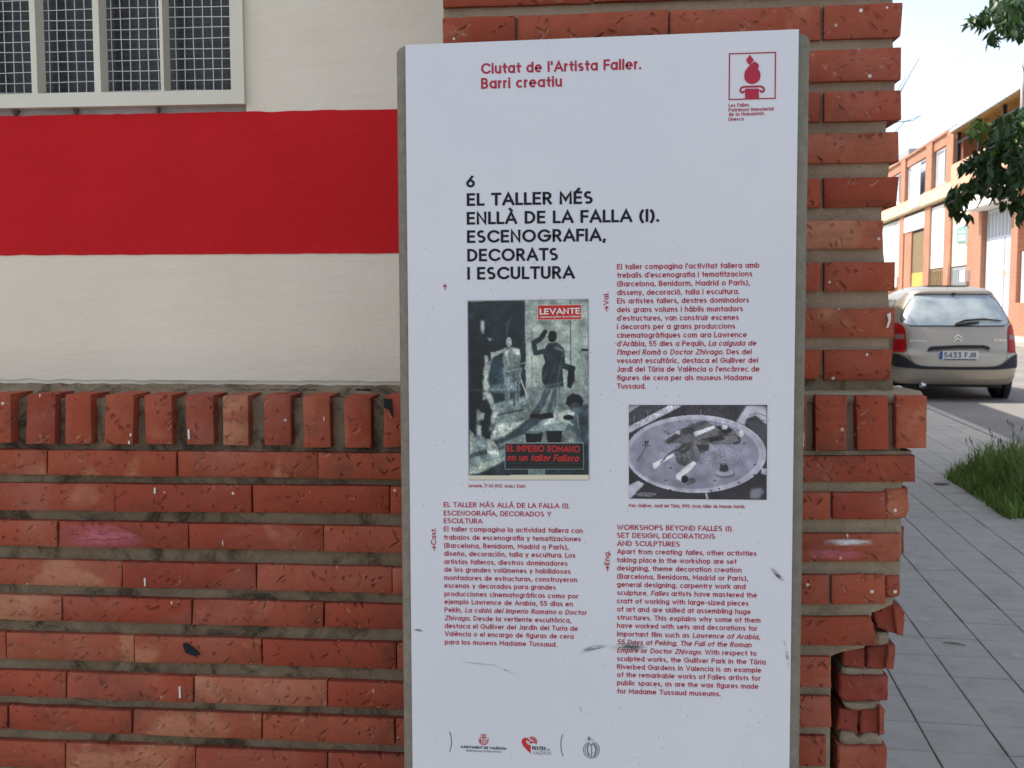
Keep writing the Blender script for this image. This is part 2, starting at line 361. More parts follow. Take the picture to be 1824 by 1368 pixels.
mb = MB(); mb.obox(street(10.4, -40, -.2), D*230, E*6, (0, 0, .3)); tag(mb.build('far_pavement', M['kerb']), kind='structure')

# ------------------------------------------------------------------ near building
YL, YP, YB = 1.872, 1.70, 1.672        # left base wall, pilaster, pilaster base
YW = 1.972                             # plaster
bld = empty('corner_building', (0, 1.9, 0))
def relink(o):                         # keep world coordinates under an offset empty
    o.matrix_parent_inverse = Matrix.Translation((0, -1.9, 0)); return o
def bpart(mb, name, mats): return relink(mb.build(name, mats, bld))
tag(bld, 'building corner with cream plaster, a painted red band and rough red brick base and pilaster', 'building')
BH = 5.13
xw0 = at(0, 700, YL).x
def XY(px, Y, py=600): return at(px, py, Y).x
xc = XY(1562, 1.80)
body = MB()
zt = at(600, 694, YW).z
xpl = XY(792, YP)
# main volume: footprint prism behind the plaster
foot = [(-9, YW+.06), (xpl+.02, YW+.06), (xpl+.02, 1.80), (xc, 1.80), (xc+D.x*40, 1.80+D.y*40), (-9, 42)]
wx0, wx1, wz0, wz1 = XY(434, YW, 150)-1.25, XY(434, YW, 150), at(200, 200, YW).z, 0
body.prism([(x, y, 0) for x, y in foot[:0]] or [(x, y, BH-.001) for x, y in foot], (0, 0, -(BH-.001)))
bpart(body, 'core_wall', M['mortar'])
# plaster skin as a grid with a window hole and a ragged lower edge
wtop = wz0+.95
def plaster_panel(name, mat, x0, x1, z0, z1, y0, thick=.06, nx=60, nz=10, rag=0, cut=None, top_rag=0):
    mb = MB(); vs = []; 
    for j in range(nz+1):
        for i in range(nx+1):
            x = x0+(x1-x0)*i/nx; z = z0+(z1-z0)*j/nz
            if j == 0 and rag: z += rag*(mnoise.noise(Vector((x*26, 3, 0)))+.6*mnoise.noise(Vector((x*90, 7, 0))))
            if j == nz and top_rag: z += top_rag*(mnoise.noise(Vector((x*20, 13, 0)))+.5*mnoise.noise(Vector((x*70, 17, 0))))
            y = y0+.0016*mnoise.noise(Vector((x*6, z*9, 2)))
            vs.append((x, y, z))
    fs = [(j*(nx+1)+i, j*(nx+1)+i+1, (j+1)*(nx+1)+i+1, (j+1)*(nx+1)+i) for j in range(nz) for i in range(nx)]
    n = len(vs); mb.add(vs, fs, 0, True)
    b = [vs[i] for i in range(nx+1)]; mb.add(b+[(x, y+thick, z) for x, y, z in b], [(i, i+nx+1, i+nx+2, i+1) for i in range(nx)])
    b = [vs[nz*(nx+1)+i] for i in range(nx+1)]; mb.add(b+[(x, y+thick, z) for x, y, z in b], [(i+1, i+nx+2, i+nx+1, i) for i in range(nx)])
    for k in (0, nx):
        b = [vs[j*(nx+1)+k] for j in range(nz+1)]; mb.add(b+[(x, y+thick, z) for x, y, z in b], [(j, j+1, j+nz+2, j+nz+1) for j in range(nz)])
    return bpart(mb, name, mat)
zr1 = at(560, 199, YW).z; zr0 = at(350, 453, YW).z; zpb = at(350, 692, YW).z
XL = -4.0; XR = xpl+.03
# red band is paint 1.5 mm proud
plaster_panel('red_band', M['red'], XL, XR, zr0, zr1+.002, YW-.0015, nx=240, nz=14, rag=.0014, top_rag=.0022)
plaster_panel('plaster_wall', M['plaster'], XL, XR, zpb+.016, zr0+.004, YW, nx=260, nz=14, rag=.003)
plaster_panel('plaster_wall', M['plaster'], wx1+.004, XR, zr1-.004, BH-.02, YW, nx=50, nz=40)
plaster_panel('plaster_wall', M['plaster'], XL, wx0-.004, zr1-.004, BH-.02, YW, nx=50, nz=40)
plaster_panel('plaster_wall', M['plaster'], wx0-.003, wx1+.003, wtop, BH-.02, YW, nx=50, nz=40)
plaster_panel('bare_plaster_edge', M['plaster_edge'], XL, XR, zpb+.001, zpb+.019, YW+.003, nx=700, nz=3, rag=.008, top_rag=.004)
# roof edge
mb = MB(); mb.prism([(x, y, BH+.02) for x, y in [(-9.05, YW-.05), (xpl-.05, YW-.05), (xpl-.05, YP-.05), (xc+.08, YP-.05), (xc+.08+D.x*40, 1.80+D.y*40), (-9.05, 42)]], (0, 0, -.06)); bpart(mb, 'roof_edge', M['mortar_light'])

# ---- bricks
def brick_box(c4, Y, depth=.07, nx=7, nz=3, seed=0, bev=.0028, jit=.0011, mat='brick', ends=None):
    """c4: world corners TL, TR, BR, BL on plane Y"""
    rnd = random.Random(seed); TL, TR, BR, BL = c4
    L_ = (TR-TL).length; off = rnd.uniform(0, 90); tilt = rnd.uniform(-.0022, .0022); tz = rnd.uniform(-.0018, .0018); dy = rnd.uniform(-.0022, .0015)
    vs = []
    for j in range(nz+1):
        v = j/nz; v = [0, .09, .91, 1][j] if nz == 3 else v
        for i in range(nx+1):
            u = i/nx
            e = .003/L_*1.4
            u = 0 if i == 0 else 1 if i == nx else e+(1-2*e)*(i-1)/(nx-2)
            P = (TL*(1-u)+TR*u)*(1-v)+(BL*(1-u)+BR*u)*v
            edge = i in (0, nx) or j in (0, nz)
            nzv = mnoise.noise(Vector((P.x*38+off, P.z*38, 1)))
            y = Y+dy+tilt*(u-.5)*2+tz*(v-.5)*2+.0012*mnoise.noise(Vector((P.x*30, P.z*30, off)))
            if edge:
                y += bev*(1+.6*nzv)
                P = P+Vector((jit*mnoise.noise(Vector((P.x*60+off, P.z*60, 5))), 0, jit*1.3*mnoise.noise(Vector((P.x*45, P.z*60+off, 9)))))
            vs.append((P.x, y, P.z))
    W = nx+1
    mb = MB()
    mb.add(vs, [(j*W+i, (j+1)*W+i, (j+1)*W+i+1, j*W+i+1) for j in range(nz) for i in range(nx)], 0, True)
    ring = [i for i in range(W)] + [j*W+nx for j in range(1, nz+1)] + [nz*W+i for i in range(nx-1, -1, -1)] + [j*W for j in range(nz-1, 0, -1)]
    rv = [vs[k] for k in ring]; n = len(rv)
    mb.add(rv+[(x, Y+depth, z) for x, y, z in rv], [(k, (k+1) % n, (k+1) % n+n, k+n) for k in range(n)])
    return mb
BRK = {'c': 0}
def brick_px(q, Y, mat='brick', depth=.07, nx=7):
    """q: px corners TL,TR,BR,BL"""
    BRK['c'] += 1
    c4 = [at(x, y, Y) for x, y in q]
    return bpart(brick_box(c4, Y, depth, nx, 3, BRK['c']), 'brick', M[mat])
def lerp(a, b, t): return a+(b-a)*t
rb = random.Random(3)
def rmat(p_buff=.08, p_tan=.012):
    r = rb.random(); return 'brick_tan' if r < p_tan else 'brick_buff' if r < p_tan+p_buff else 'brick'
# left base wall: courses (y top L, y bottom L, y top R(x=712), y bottom R), joints
LC = [((802, 845, 808, 854), [-170, 82, 315, 566], {0: 'brick_buff', 1: 'brick_buff', 2: 'brick_buff'}),
      ((861, 909, 867, 916), [-45, 204, 449, 694], {}),
      ((927, 972, 940, 985), [-140, 103, 336, 576], {}),
      ((997, 1041, 1012, 1058), [-22, 218, 456, 698], {0: 'brick_buff'}),
      ((1060, 1104, 1079, 1122), [-130, 110, 341, 576], {0: 'brick_tan'}),
      ((1127, 1174, 1147, 1193), [9, 238, 465, 706], {0: 'brick_buff', 1: 'brick_buff'}),
      ((1195, 1240, 1218, 1264), [-115, 117, 345, 583], {2: 'brick_tan'}),
      ((1258, 1299, 1282, 1328), [13, 235, 466, 703], {1: 'brick_buff', 2: 'brick_buff'}),
      ((1320, 1366, 1347, 1394), [-112, 116, 347, 583], {1: 'brick_buff'})]
for k in range(10):
    a = 1386+k*66.5; b = 1415+k*67.6
    LC.append(((a, a+45, b, b+47), [(-20 if k % 2 == 0 else 95)-115*(k % 2)*1.9+0, ] , {}))
def wl(c, x, which):
    t_ = x/712.; tl, bl, tr, br = c
    return lerp(tl, tr, t_) if which == 't' else lerp(bl, br, t_)
for ci, (c, js, mats) in enumerate(LC):
    if len(js) == 1: js = [(-20 if ci % 2 else 100)+235*k for k in range(0, 3)]
    js = list(js)
    while js[0] > -260: js.insert(0, js[0]-232); mats = {k+1: v for k, v in mats.items()}
    js.insert(0, js[0]-232); mats = {k+1: v for k, v in mats.items()}
    while js[-1] < 790: js.append(js[-1]+242)
    js[-1] = 795
    for i in range(len(js)-1):
        a, b = js[i]+1.4, js[i+1]-1.4
        if b-a < 8: continue
        brick_px([(a, wl(c, a, 't')), (b, wl(c, b, 't')), (b, wl(c, b, 'b')), (a, wl(c, a, 'b'))], YL, mats.get(i, rmat()))
# left soldiers
SL = [(-95, -48), (-25, 20), (47, 95), (115, 162), (188, 236), (256, 304), (330, 378), (396, 442), (469, 516), (538, 586), (613, 660), (684, 732)]
for a, b in [(-95-72*k, -48-72*k) for k in range(4, 0, -1)] + SL:
    t_ = a/712; d = rb.uniform(-3, 3)
    top = lerp(703, 707, t_)+rb.uniform(-1, 1.5); bot = lerp(789, 798, t_)+rb.uniform(-1.5, 1.5)
    brick_px([(a+rb.uniform(-1, 1), top), (b+rb.uniform(-1, 1), top), (b+d*.6, bot), (a+d*.6, bot)], YL-.004, 'brick_buff' if a == 396 else 'brick', .10, 4)
# left mortar, joint by joint depth
def mortar_sheet(name, mat, left, right, y0, y1, Y, amp=.003, nx=60, nz=40, seed=0):
    """left/right: functions of py giving px"""
    mb = MB(); vs = []
    for j in range(nz+1):
        py = lerp(y0, y1, j/nz)
        for i in range(nx+1):
            px = lerp(left(py), right(py), i/nx); P = at(px, py, Y)
            P.y += amp*(mnoise.noise(Vector((P.x*30, P.z*30, seed)))+.5*mnoise.noise(Vector((P.x*90, P.z*90, seed+4))))
            vs.append(P)
    W = nx+1
    mb.add(vs, [(j*W+i, (j+1)*W+i, (j+1)*W+i+1, j*W+i+1) for j in range(nz) for i in range(nx)], 0, True)
    n = len(vs); 
    edge = [vs[j*W+nx] for j in range(nz+1)]
    mb.add(edge+[Vector((P.x-.002, P.y+.1, P.z)) for P in edge], [(j, j+1, j+nz+2, j+nz+1) for j in range(nz)])
    return bpart(mb, name, mat)
mortar_sheet('mortar', M['mortar'], lambda y: -560, lambda y: 800, 709, 800, YL+.024, .005, 160, 12)
mortar_sheet('mortar', M['mortar'], lambda y: -560, lambda y: 800, 800, 2010, YL+.019, .003, 160, 140)
# top ledge of the soldier course
mb = MB(); vs = []; nx = 200
zl = at(350, 705, YL).z
for j, (yy, zz) in enumerate([(YL+.030, zl-.014), (YL+.030, zl-.009), (YL+.066, zl-.004), (YW-.012, zl+.012), (YW+.03, zl+.016)]):
    for i in range(nx+1):
        x = lerp(XL, XR, i/nx); n_ = mnoise.noise(Vector((x*40, j*2., 0)))+.6*mnoise.noise(Vector((x*120, j*2., 3)))
        vs.append((x, yy+.004*n_, zz+.0045*n_))
W = nx+1
mb.add(vs, [(j*W+i, j*W+i+1, (j+1)*W+i+1, (j+1)*W+i) for j in range(4) for i in range(nx)], 0, True); bpart(mb, 'mortar_ledge', M['mortar'])
for k in range(46):
    pass
for k in range(34):
    x = rb.uniform(-60, 690); w_ = rb.uniform(8, 34); h_ = rb.uniform(.8, 2.2); y = 694.6+rb.uniform(-1., .8); mb = MB()
    mb.prism([at(x+w_*u, y+h_*v, YW-.022) for u, v in ((0, .2), (.2, -.5), (.5, -.2), (.8, -.6), (1, .1), (.7, .5), (.4, .3), (.2, .6))], (0, .01, 0)); bpart(mb, 'plaster_crack', M['dark'])
# dark gap beneath the plaster beside the sign
mb = MB(); o_ = at(683, 691, YW-.004)
pts = [(680, 694), (686, 689), (696, 688), (712, 692), (726, 693), (726, 699), (706, 700), (697, 697), (686, 697)]
mb.prism([at(x, y, YW-.012) for x, y in pts], (0, .012, 0)); bpart(mb, 'wall_gap', M['dark'])
mb = MB(); mb.prism([at(x, y, YL-.0075) for x, y in [(684, 710), (697, 711), (699, 730), (700, 744), (692, 730), (684, 726)]], (0, .003, 0)); bpart(mb, 'torn_sticker', M['ink_black'])

# pilaster above (top y, bottom y, right edge px, joints)
def slope_top(y): return -.000052*(600-y)           # image slope of a course on this plane
PC = [(-68, -12, 1600, 0), (8, 68, 1607, 1), (87, 144, 1606, 0), (162, 216, 1607, 1), (236, 290, 1603, 0), (316, 369, 1601, 1), (392, 443, 1573, 0), (467, 519, 1596, 1), (549, 601, 1595, 0), (624, 677, 1590, 1)]
for k in range(1, 32): PC.insert(0, (-68-77*k, -12-77*k, 1600+2*k, k % 2))
for k, (a, b, r, odd) in enumerate(PC):
    js = [787, 920, 1192, 1464, r] if odd else [787, 1056, 1328, r]
    for i in range(len(js)-1):
        x0, x1 = js[i]+1.5, js[i+1]-(1.5 if i < len(js)-2 else 0)
        if odd and i == len(js)-2: x0 += 3
        f = lambda x, y: y+(x-1530)*slope_top(y)
        j_ = rb.uniform(-2, 2)
        mt = {236: 'brick_tan', 392: 'brick_tan', 549: 'brick_buff'}.get(a, rmat(.06, 0))
        if a < -100 and i > 0 and k % 1 == 0: pass
        brick_px([(x0, f(x0, a)), (x1+j_, f(x1, a)+rb.uniform(-1, 1)), (x1-j_-2, f(x1, b)+rb.uniform(-2, 1)), (x0, f(x0, b))], YP, mt, .10)
er = [(-3000, 1590), (76, 1590), (115, 1592), (152, 1594), (190, 1590), (226, 1577), (300, 1584), (380, 1570), (455, 1574), (530, 1583), (612, 1583), (690, 1589), (720, 1589)]
def edge_r(y):
    for (a, xa), (b, xb) in zip(er, er[1:]):
        if a <= y <= b: return lerp(xa, xb, (y-a)/(b-a))
    return er[-1][1]
mortar_sheet('mortar', M['mortar_light'], lambda y: 790, edge_r, -2460, 668, YP+.0125, .002, 60, 260, 5)
mortar_sheet('mortar', M['mortar'], lambda y: 776, lambda y: 1590, 668, 712, YP+.012, .005, 90, 10, 7)
# pilaster base: soldiers
SR = [(1598, 1651, 706, 799), (1526.5, 1582, 705, 802), (1453.7, 1509, 705, 803)]
for k in range(1, 10): SR.append((1453.7-72*k, 1509-72*k, 706, 803))
for a, b, t0, t1 in SR:
    if b < 770: continue
    d = rb.uniform(-1.5, 1.5)
    brick_px([(a, t0), (b, t0+rb.uniform(-1, 2)), (b+d-1, t1-1), (a+d, t1)], YB-.004, 'brick', .10, 4)
mortar_sheet('mortar', M['mortar_low'], lambda y: 776, lambda y: 1604, 708, 812, YB+.024, .005, 90, 14, 9)
# ledge above base soldiers
mb = MB(); vs = []; zl2 = at(1500, 706, YB).z; nx = 80
xa, xb = XY(776, YB), XY(1650, YB, 706)
for j, (yy, zz) in enumerate([(YB+.02, zl2-.012), (YB+.014, zl2+.001), (YP+.0, zl2+.006), (YP+.05, zl2+.012)]):
    for i in range(nx+1):
        x = lerp(xa, xb if j < 3 else xb-.03, i/nx); n_ = mnoise.noise(Vector((x*40, j*2., 6)))
        vs.append((x, yy+.003*n_, zz+.003*n_))
W = nx+1; mb.add(vs, [(j*W+i, j*W+i+1, (j+1)*W+i+1, (j+1)*W+i) for j in range(3) for i in range(nx)], 0, True); bpart(mb, 'mortar_ledge', M['mortar_low'])
# broken hollow-brick rim left on the ledge; its pale colour stands for sunlight
mb = MB()
def rimcurve(pts, r, Y=YB+.06): mb.tube([at(x, y, Y) for x, y in pts], r, 5)
rimcurve([(1590, 690), (1600, 688), (1606, 690), (1604, 694), (1594, 695), (1592, 699), (1604, 703), (1618, 706)], .0016)
rimcurve([(1598, 696), (1610, 692), (1624, 695), (1630, 699), (1630, 705)], .0015); rimcurve([(1604, 697), (1616, 699), (1628, 702)], .0015)
bpart(mb, 'broken_brick_rim', M['plaster_edge'])
# base courses
BC = [(812, 859, 1631, [1240, 970], None), (878, 925, 1579, [1481, 1209, 937], None), (951, 1001, 1603, [1330, 1058], None), (1025, 1077, 1579, [1479, 1207, 935], None),
      (1100, 1150, 1562, [1330, 1058], None), (1172, 1224, 1480, [1207, 935], None), (1242, 1296, 1481, [1330, 1058], None), (1313, 1366, 1472, [1207, 935], None)]
for k in range(1, 12): BC.append((1313+71*k, 1366+71*k, 1474, [1330, 1058] if k % 2 else [1207, 935], None))
for a, b, r, js, _ in BC:
    jj = [776]+sorted(js)+[r]
    for i in range(len(jj)-1):
        x0, x1 = jj[i]+(2.5 if i else 0), jj[i+1]-(2.5 if i < len(jj)-2 else 0)
        if x1-x0 < 10: continue
        f = lambda x, y: y+(x-1530)*(-.000026*(1000-y))
        d = rb.uniform(-2, 2)
        if (a, i) == (1100, len(jj)-2): q = [(x0, f(x0, a)), (1552, f(x1, a)), (1564, f(x1, b)), (x0, f(x0, b))]
        else: q = [(x0, f(x0, a)), (x1+d, f(x1, a)), (x1-d*.5, f(x1, b)), (x0, f(x0, b))]
        brick_px(q, YB, rmat(.05, 0), .09 if r > 1500 else .075)
def edge_b(y):
    e = [(800, 1625), (868, 1606), (880, 1602), (938, 1606), (1012, 1604), (1080, 1588), (1088, 1553), (1152, 1545), (1160, 1505), (1166, 1480), (1400, 1478), (2400, 1478)]
    for (a, xa), (b, xb) in zip(e, e[1:]):
        if a <= y <= b: return lerp(xa, xb, (y-a)/(b-a))
    return e[-1][1]
mortar_sheet('mortar', M['mortar_low'], lambda y: 776, edge_b, 803, 2360, YB+.012, .002, 60, 200, 11)
# broken end pieces
def piece(pxs, Y, depth=.06, mat='brick_raw', name='brick', bev=.0025):
    BRK['c'] += 1
    bm = bmesh.new(); pts = [at(x, y, Y) for x, y in pxs]
    # jagged outline
    rnd = random.Random(BRK['c']); out_ = []
    for i, P in enumerate(pts):
        Q = pts[(i+1) % len(pts)]; n = max(1, int((Q-P).length/.012))
        for k in range(n):
            X = P.lerp(Q, k/n)
            if k: X = X+Vector((rnd.uniform(-.0012, .0012), 0, rnd.uniform(-.0012, .0012)))
            out_.append(X)
    c = sum(out_, Vector())/len(out_)
    n = len(out_)
    inner = [c+(X-c)*(1-bev/max(.01, (X-c).length)*1.3) for X in out_]
    inner = [Vector((X.x, Y+rnd.uniform(-.0008, .0008), X.z)) for X in inner]; outer = [Vector((X.x, Y+bev, X.z)) for X in out_]
    mb = MB(); mb.add([c]+inner, [(0, 1+i, 1+(i+1) % n) for i in range(n)], 0, True)
    mb.add(inner+outer, [(i, n+i, n+(i+1) % n, (i+1) % n) for i in range(n)], 0, True)
    mb.add(outer+[Vector((X.x, Y+depth, X.z)) for X in outer], [(i, n+i, n+(i+1) % n, (i+1) % n) for i in range(n)])
    bm.free()
    return bpart(mb, name, M[mat])
piece([(1579, 872), (1618, 870), (1620, 905), (1614, 922), (1579, 925)], YB+.004, .05, 'brick')
piece([(1603, 940), (1611, 939), (1611, 985), (1603, 990)], YB+.018, .04)
piece([(1580, 1027), (1603, 1026), (1604, 1058), (1600, 1063), (1580, 1066)], YB+.004, .05, 'brick')
piece([(1553, 1078), (1592, 1076), (1600, 1083), (1597, 1130), (1584, 1126), (1562, 1118)], YB+.022, .05)
piece([(1592, 1083), (1606, 1082), (1612, 1092), (1610, 1134), (1598, 1131)], YB+.012, .05, 'brick')
piece([(1503, 1152), (1540, 1152), (1540, 1190), (1503, 1187)], YB+.022, .135)
piece([(1545, 1153), (1581, 1151), (1580, 1192), (1545, 1190)], YB+.022, .135)
piece([(1538, 1154), (1547, 1154), (1547, 1189), (1538, 1189)], YB+.034, .135)
piece([(1582, 1151), (1596, 1151), (1592, 1193), (1578, 1192)], YB+.012, .135, 'brick')
piece([(1496, 1204), (1583, 1206), (1581, 1249), (1502, 1249), (1495, 1240)], YB+.018, .135, 'brick_raw')
piece([(1496, 1263), (1530, 1263), (1530, 1312), (1490, 1300)], YB+.030, .135)
piece([(1534, 1266), (1567, 1264), (1566, 1305), (1534, 1308)], YB+.022, .135)
piece([(1567, 1258), (1577, 1266), (1576, 1308), (1566, 1312)], YB+.014, .135, 'brick')
piece([(1493, 1330), (1580, 1331), (1581, 1392), (1493, 1392)], YB+.008, .135, 'brick')
for k in range(1, 12): piece([(1488, 1330+72*k), (1580, 1331+72*k), (1579, 1380+72*k), (1490, 1380+72*k)], YB+.01, .135, 'brick')
def mblock(pxs, Y, depth=.11): piece(pxs, Y, depth, 'mortar_low', 'mortar', .004)
mblock([(1501, 1189), (1574, 1191), (1575, 1207), (1499, 1204)], YB+.026)
mblock([(1500, 1250), (1570, 1250), (1560, 1275), (1530, 1268), (1508, 1262)], YB+.026)
mblock([(1496, 1318), (1500, 1306), (1520, 1306), (1530, 1316), (1545, 1306), (1562, 1308), (1572, 1318), (1572, 1332), (1500, 1330)], YB+.020)
mblock([(1562, 1128), (1584, 1128), (1584, 1152), (1562, 1152)], YB+.026)
for k in range(12): mblock([(1500, 1378+72*k), (1570, 1378+72*k), (1570, 1404+72*k), (1500, 1404+72*k)], YB+.026)
# paint marks on the bricks
def mark(pxs, Y, mat): 
    mb = MB(); mb.prism([at(x, y, Y-.0052) for x, y in pxs], (0, .003, 0)); bpart(mb, 'paint_mark', mat)
M['white_paint'] = flat('white_paint_drip', (.66, .65, .60)); M['pink_paint'] = smear('pink_paint', (.62, .16, .20), .75); M['white_smear'] = smear('white_paint_smear', (.72, .71, .70), 1.)
for q in ([(228, 773), (234, 772), (234, 776), (231, 778), (231, 791), (228, 791)], [(334, 765), (337, 765), (338, 782), (335, 783)], [(318, 1224), (321, 1223), (322, 1243), (319, 1244)], [(274, 869), (277, 869), (277, 879), (274, 879)], [(256, 1030), (259, 1030), (259, 1044), (257, 1045)]): mark(q, YL, M['white_paint'])
mark([(104, 935), (190, 932), (262, 960), (262, 979), (150, 978), (104, 972)], YL, M['pink_paint'])
mark([(1466, 962), (1520, 960), (1558, 962), (1556, 972), (1520, 973), (1468, 971)], YB, M['white_smear'])
mark([(1434, 975), (1520, 977), (1545, 990), (1500, 998), (1434, 997)], YB, M['pink_paint'])
mark([(1580, 560), (1587, 557), (1587, 570), (1583, 583), (1579, 584), (1583, 570)], YP, M['white_paint'])
mark([(325, 1147), (332, 1146), (345, 1156), (356, 1166), (347, 1169), (330, 1163)], YL, M['ink_black'])

# ---- window with grille
win = empty('window'); win.parent = bld; relink(win)
def wpart(mb, name, mat): return mb.build(name, mat, win)
YF = YW-.012
zfb = at(300, 187, YF).z; zft = zfb+1.0
xf1 = XY(435, YF, 170)
rail = at(300, 162, YF).z-zfb
mb = MB(); mb.box((wx0, YF, zfb), (xf1, YF+.034, zfb+rail)); wpart(mb, 'frame', M['cream_metal'])
st = xf1-XY(411, YF, 150)
mb = MB(); mb.box((xf1-st, YF+.001, zfb+rail), (xf1-.0005, YF+.034, zft)); wpart(mb, 'frame', M['cream_metal'])
bars = [(286, .0065), (168, .0125), (56, .0115)]
xs = [(XY(px, YF, 150), wd) for px, wd in bars]
while xs[-1][0] > wx0+.13: xs.append((xs[-1][0]-.118, .011))
for x, wd in xs:
    mb = MB(); mb.box((x, YF+.0008, zfb+rail), (x+wd, YF+.033, zft)); wpart(mb, 'bar', M['cream_metal'])
mb = MB(); x = wx0+.01; k = 0
while x < xf1-.01:
    off = .0012*math.sin(k*2.3); mb.tube([(x+off*math.sin(j*.9+k), YF+.036+.0006*(j % 2), zfb+rail-.02+j*.06) for j in range(17)], .00095, 4, caps=False); x += .0183; k += 1
wpart(mb, 'wire_mesh', M['wire'])
mb = MB(); z = zfb+rail-.01; k = 0
while z < zft:
    mb.tube([(lerp(wx0, xf1-.01, j/20), YF+.0345, z+.001*math.sin(j*1.1+k*1.7)-.0007*j*.2) for j in range(21)], .00095, 4, caps=False); z += .0198; k += 1
wpart(mb, 'wire_mesh', M['wire'])
mb = MB(); mb.box((wx0, YW+.05, zr1-.01), (wx1, YW+.056, wtop)); wpart(mb, 'pane', M['glass_dark'])
mb = MB(); mb.box((wx0, YW+.012, zr1-.012), (wx1+.003, YW+.05, zfb+.004)); wpart(mb, 'sub_frame', M['grey_metal'])
mb = MB()
for (px, py, r) in ((28, 201, .0075), (135, 205, .004), (282, 201, .0035)):
    P = at(px, py, YF+.018); mb.tube([P+Vector((0, 0, .016)), P+Vector((0, 0, .004)), P+Vector((0, 0, -.008))], [r, r, r*.25], 7)
wpart(mb, 'mud_wasp_nest', M['soil'])

# ------------------------------------------------------------------ information sign
YS = 1.52
sgn = empty('information_sign', (0, YS+.04, 0)); SINV = Matrix.Translation((0, -(YS+.04), 0))
tag(sgn, 'tall white information panel on a grey brown post in front of the brick pilaster', 'sign')
def spart(mb, name, mat, parent=None):
    o = mb.build(name, mat, parent or sgn)
    if parent is None: o.matrix_parent_inverse = SINV
    return o
pTL, pTR = at(722, 80, YS), at(1423, 52, YS); pBR, pBL = at(1406, 1368, YS), at(735, 1368, YS)
def ext(a, b, z): t_ = (z-a.z)/(b.z-a.z); return a.lerp(b, t_)
qBL, qBR = ext(pTL, pBL, .08), ext(pTR, pBR, .08)
# rounded corner plate (very small bevel)
mb = MB()
pl = [pTL, qBL, qBR, pTR]
mb.prism(pl, (0, .003, 0)); spart(mb, 'sign_plate', M['sign'])
# post: rounded section following the plate's edges
mb = MB(); bTL, bTR = at(705, 83, YS+.012), at(1443.5, 60, YS+.012); b2L, b2R = at(719, 1368, YS+.012), at(1424.5, 1368, YS+.012)
rows = []
for k in range(9):
    t_ = k/8; 
    zl_ = lerp(bTL.z-.0, 0, t_); A = ext(bTL, b2L, zl_); B = ext(bTR, b2R, lerp(bTR.z, 0, t_))
    rows.append((A, B))
sec = []
rad = .016; y0, y1 = YS+.0035, YS+.085
def section(A, B, shrink=0, dz=0):
    xa, xb = A.x+shrink, B.x-shrink; pts = []
    for (cx_, cy_, a0, s) in ((xa+rad, y0+rad, 180, 1), (xb-rad, y0+rad, 270, 1), (xb-rad, y1-rad, 0, 1), (xa+rad, y1-rad, 90, 1)):
        for i in range(6):
            a = R(a0+90*i/5); x = cx_+rad*math.cos(a); y = cy_+rad*math.sin(a)
            u = (x-xa)/(xb-xa); pts.append(Vector((x, y, lerp(A.z, B.z, u)+dz)))
    return pts
n = 24; vs = []
ss = [section(rows[0][0], rows[0][1], .010, 0), section(rows[0][0], rows[0][1], .004, -.0025), section(rows[0][0], rows[0][1], 0, -.008)] + [section(A, B) for A, B in rows[1:]]
for s_ in ss: vs += s_
fs = [tuple(reversed(range(n)))] + [((j)*n+(i+1) % n, (j)*n+i, (j+1)*n+i, (j+1)*n+(i+1) % n) for j in range(len(ss)-1) for i in range(n)]
fs[0] = tuple(range(n))
mb.add(vs, fs, 0, True); spart(mb, 'post', M['post'])

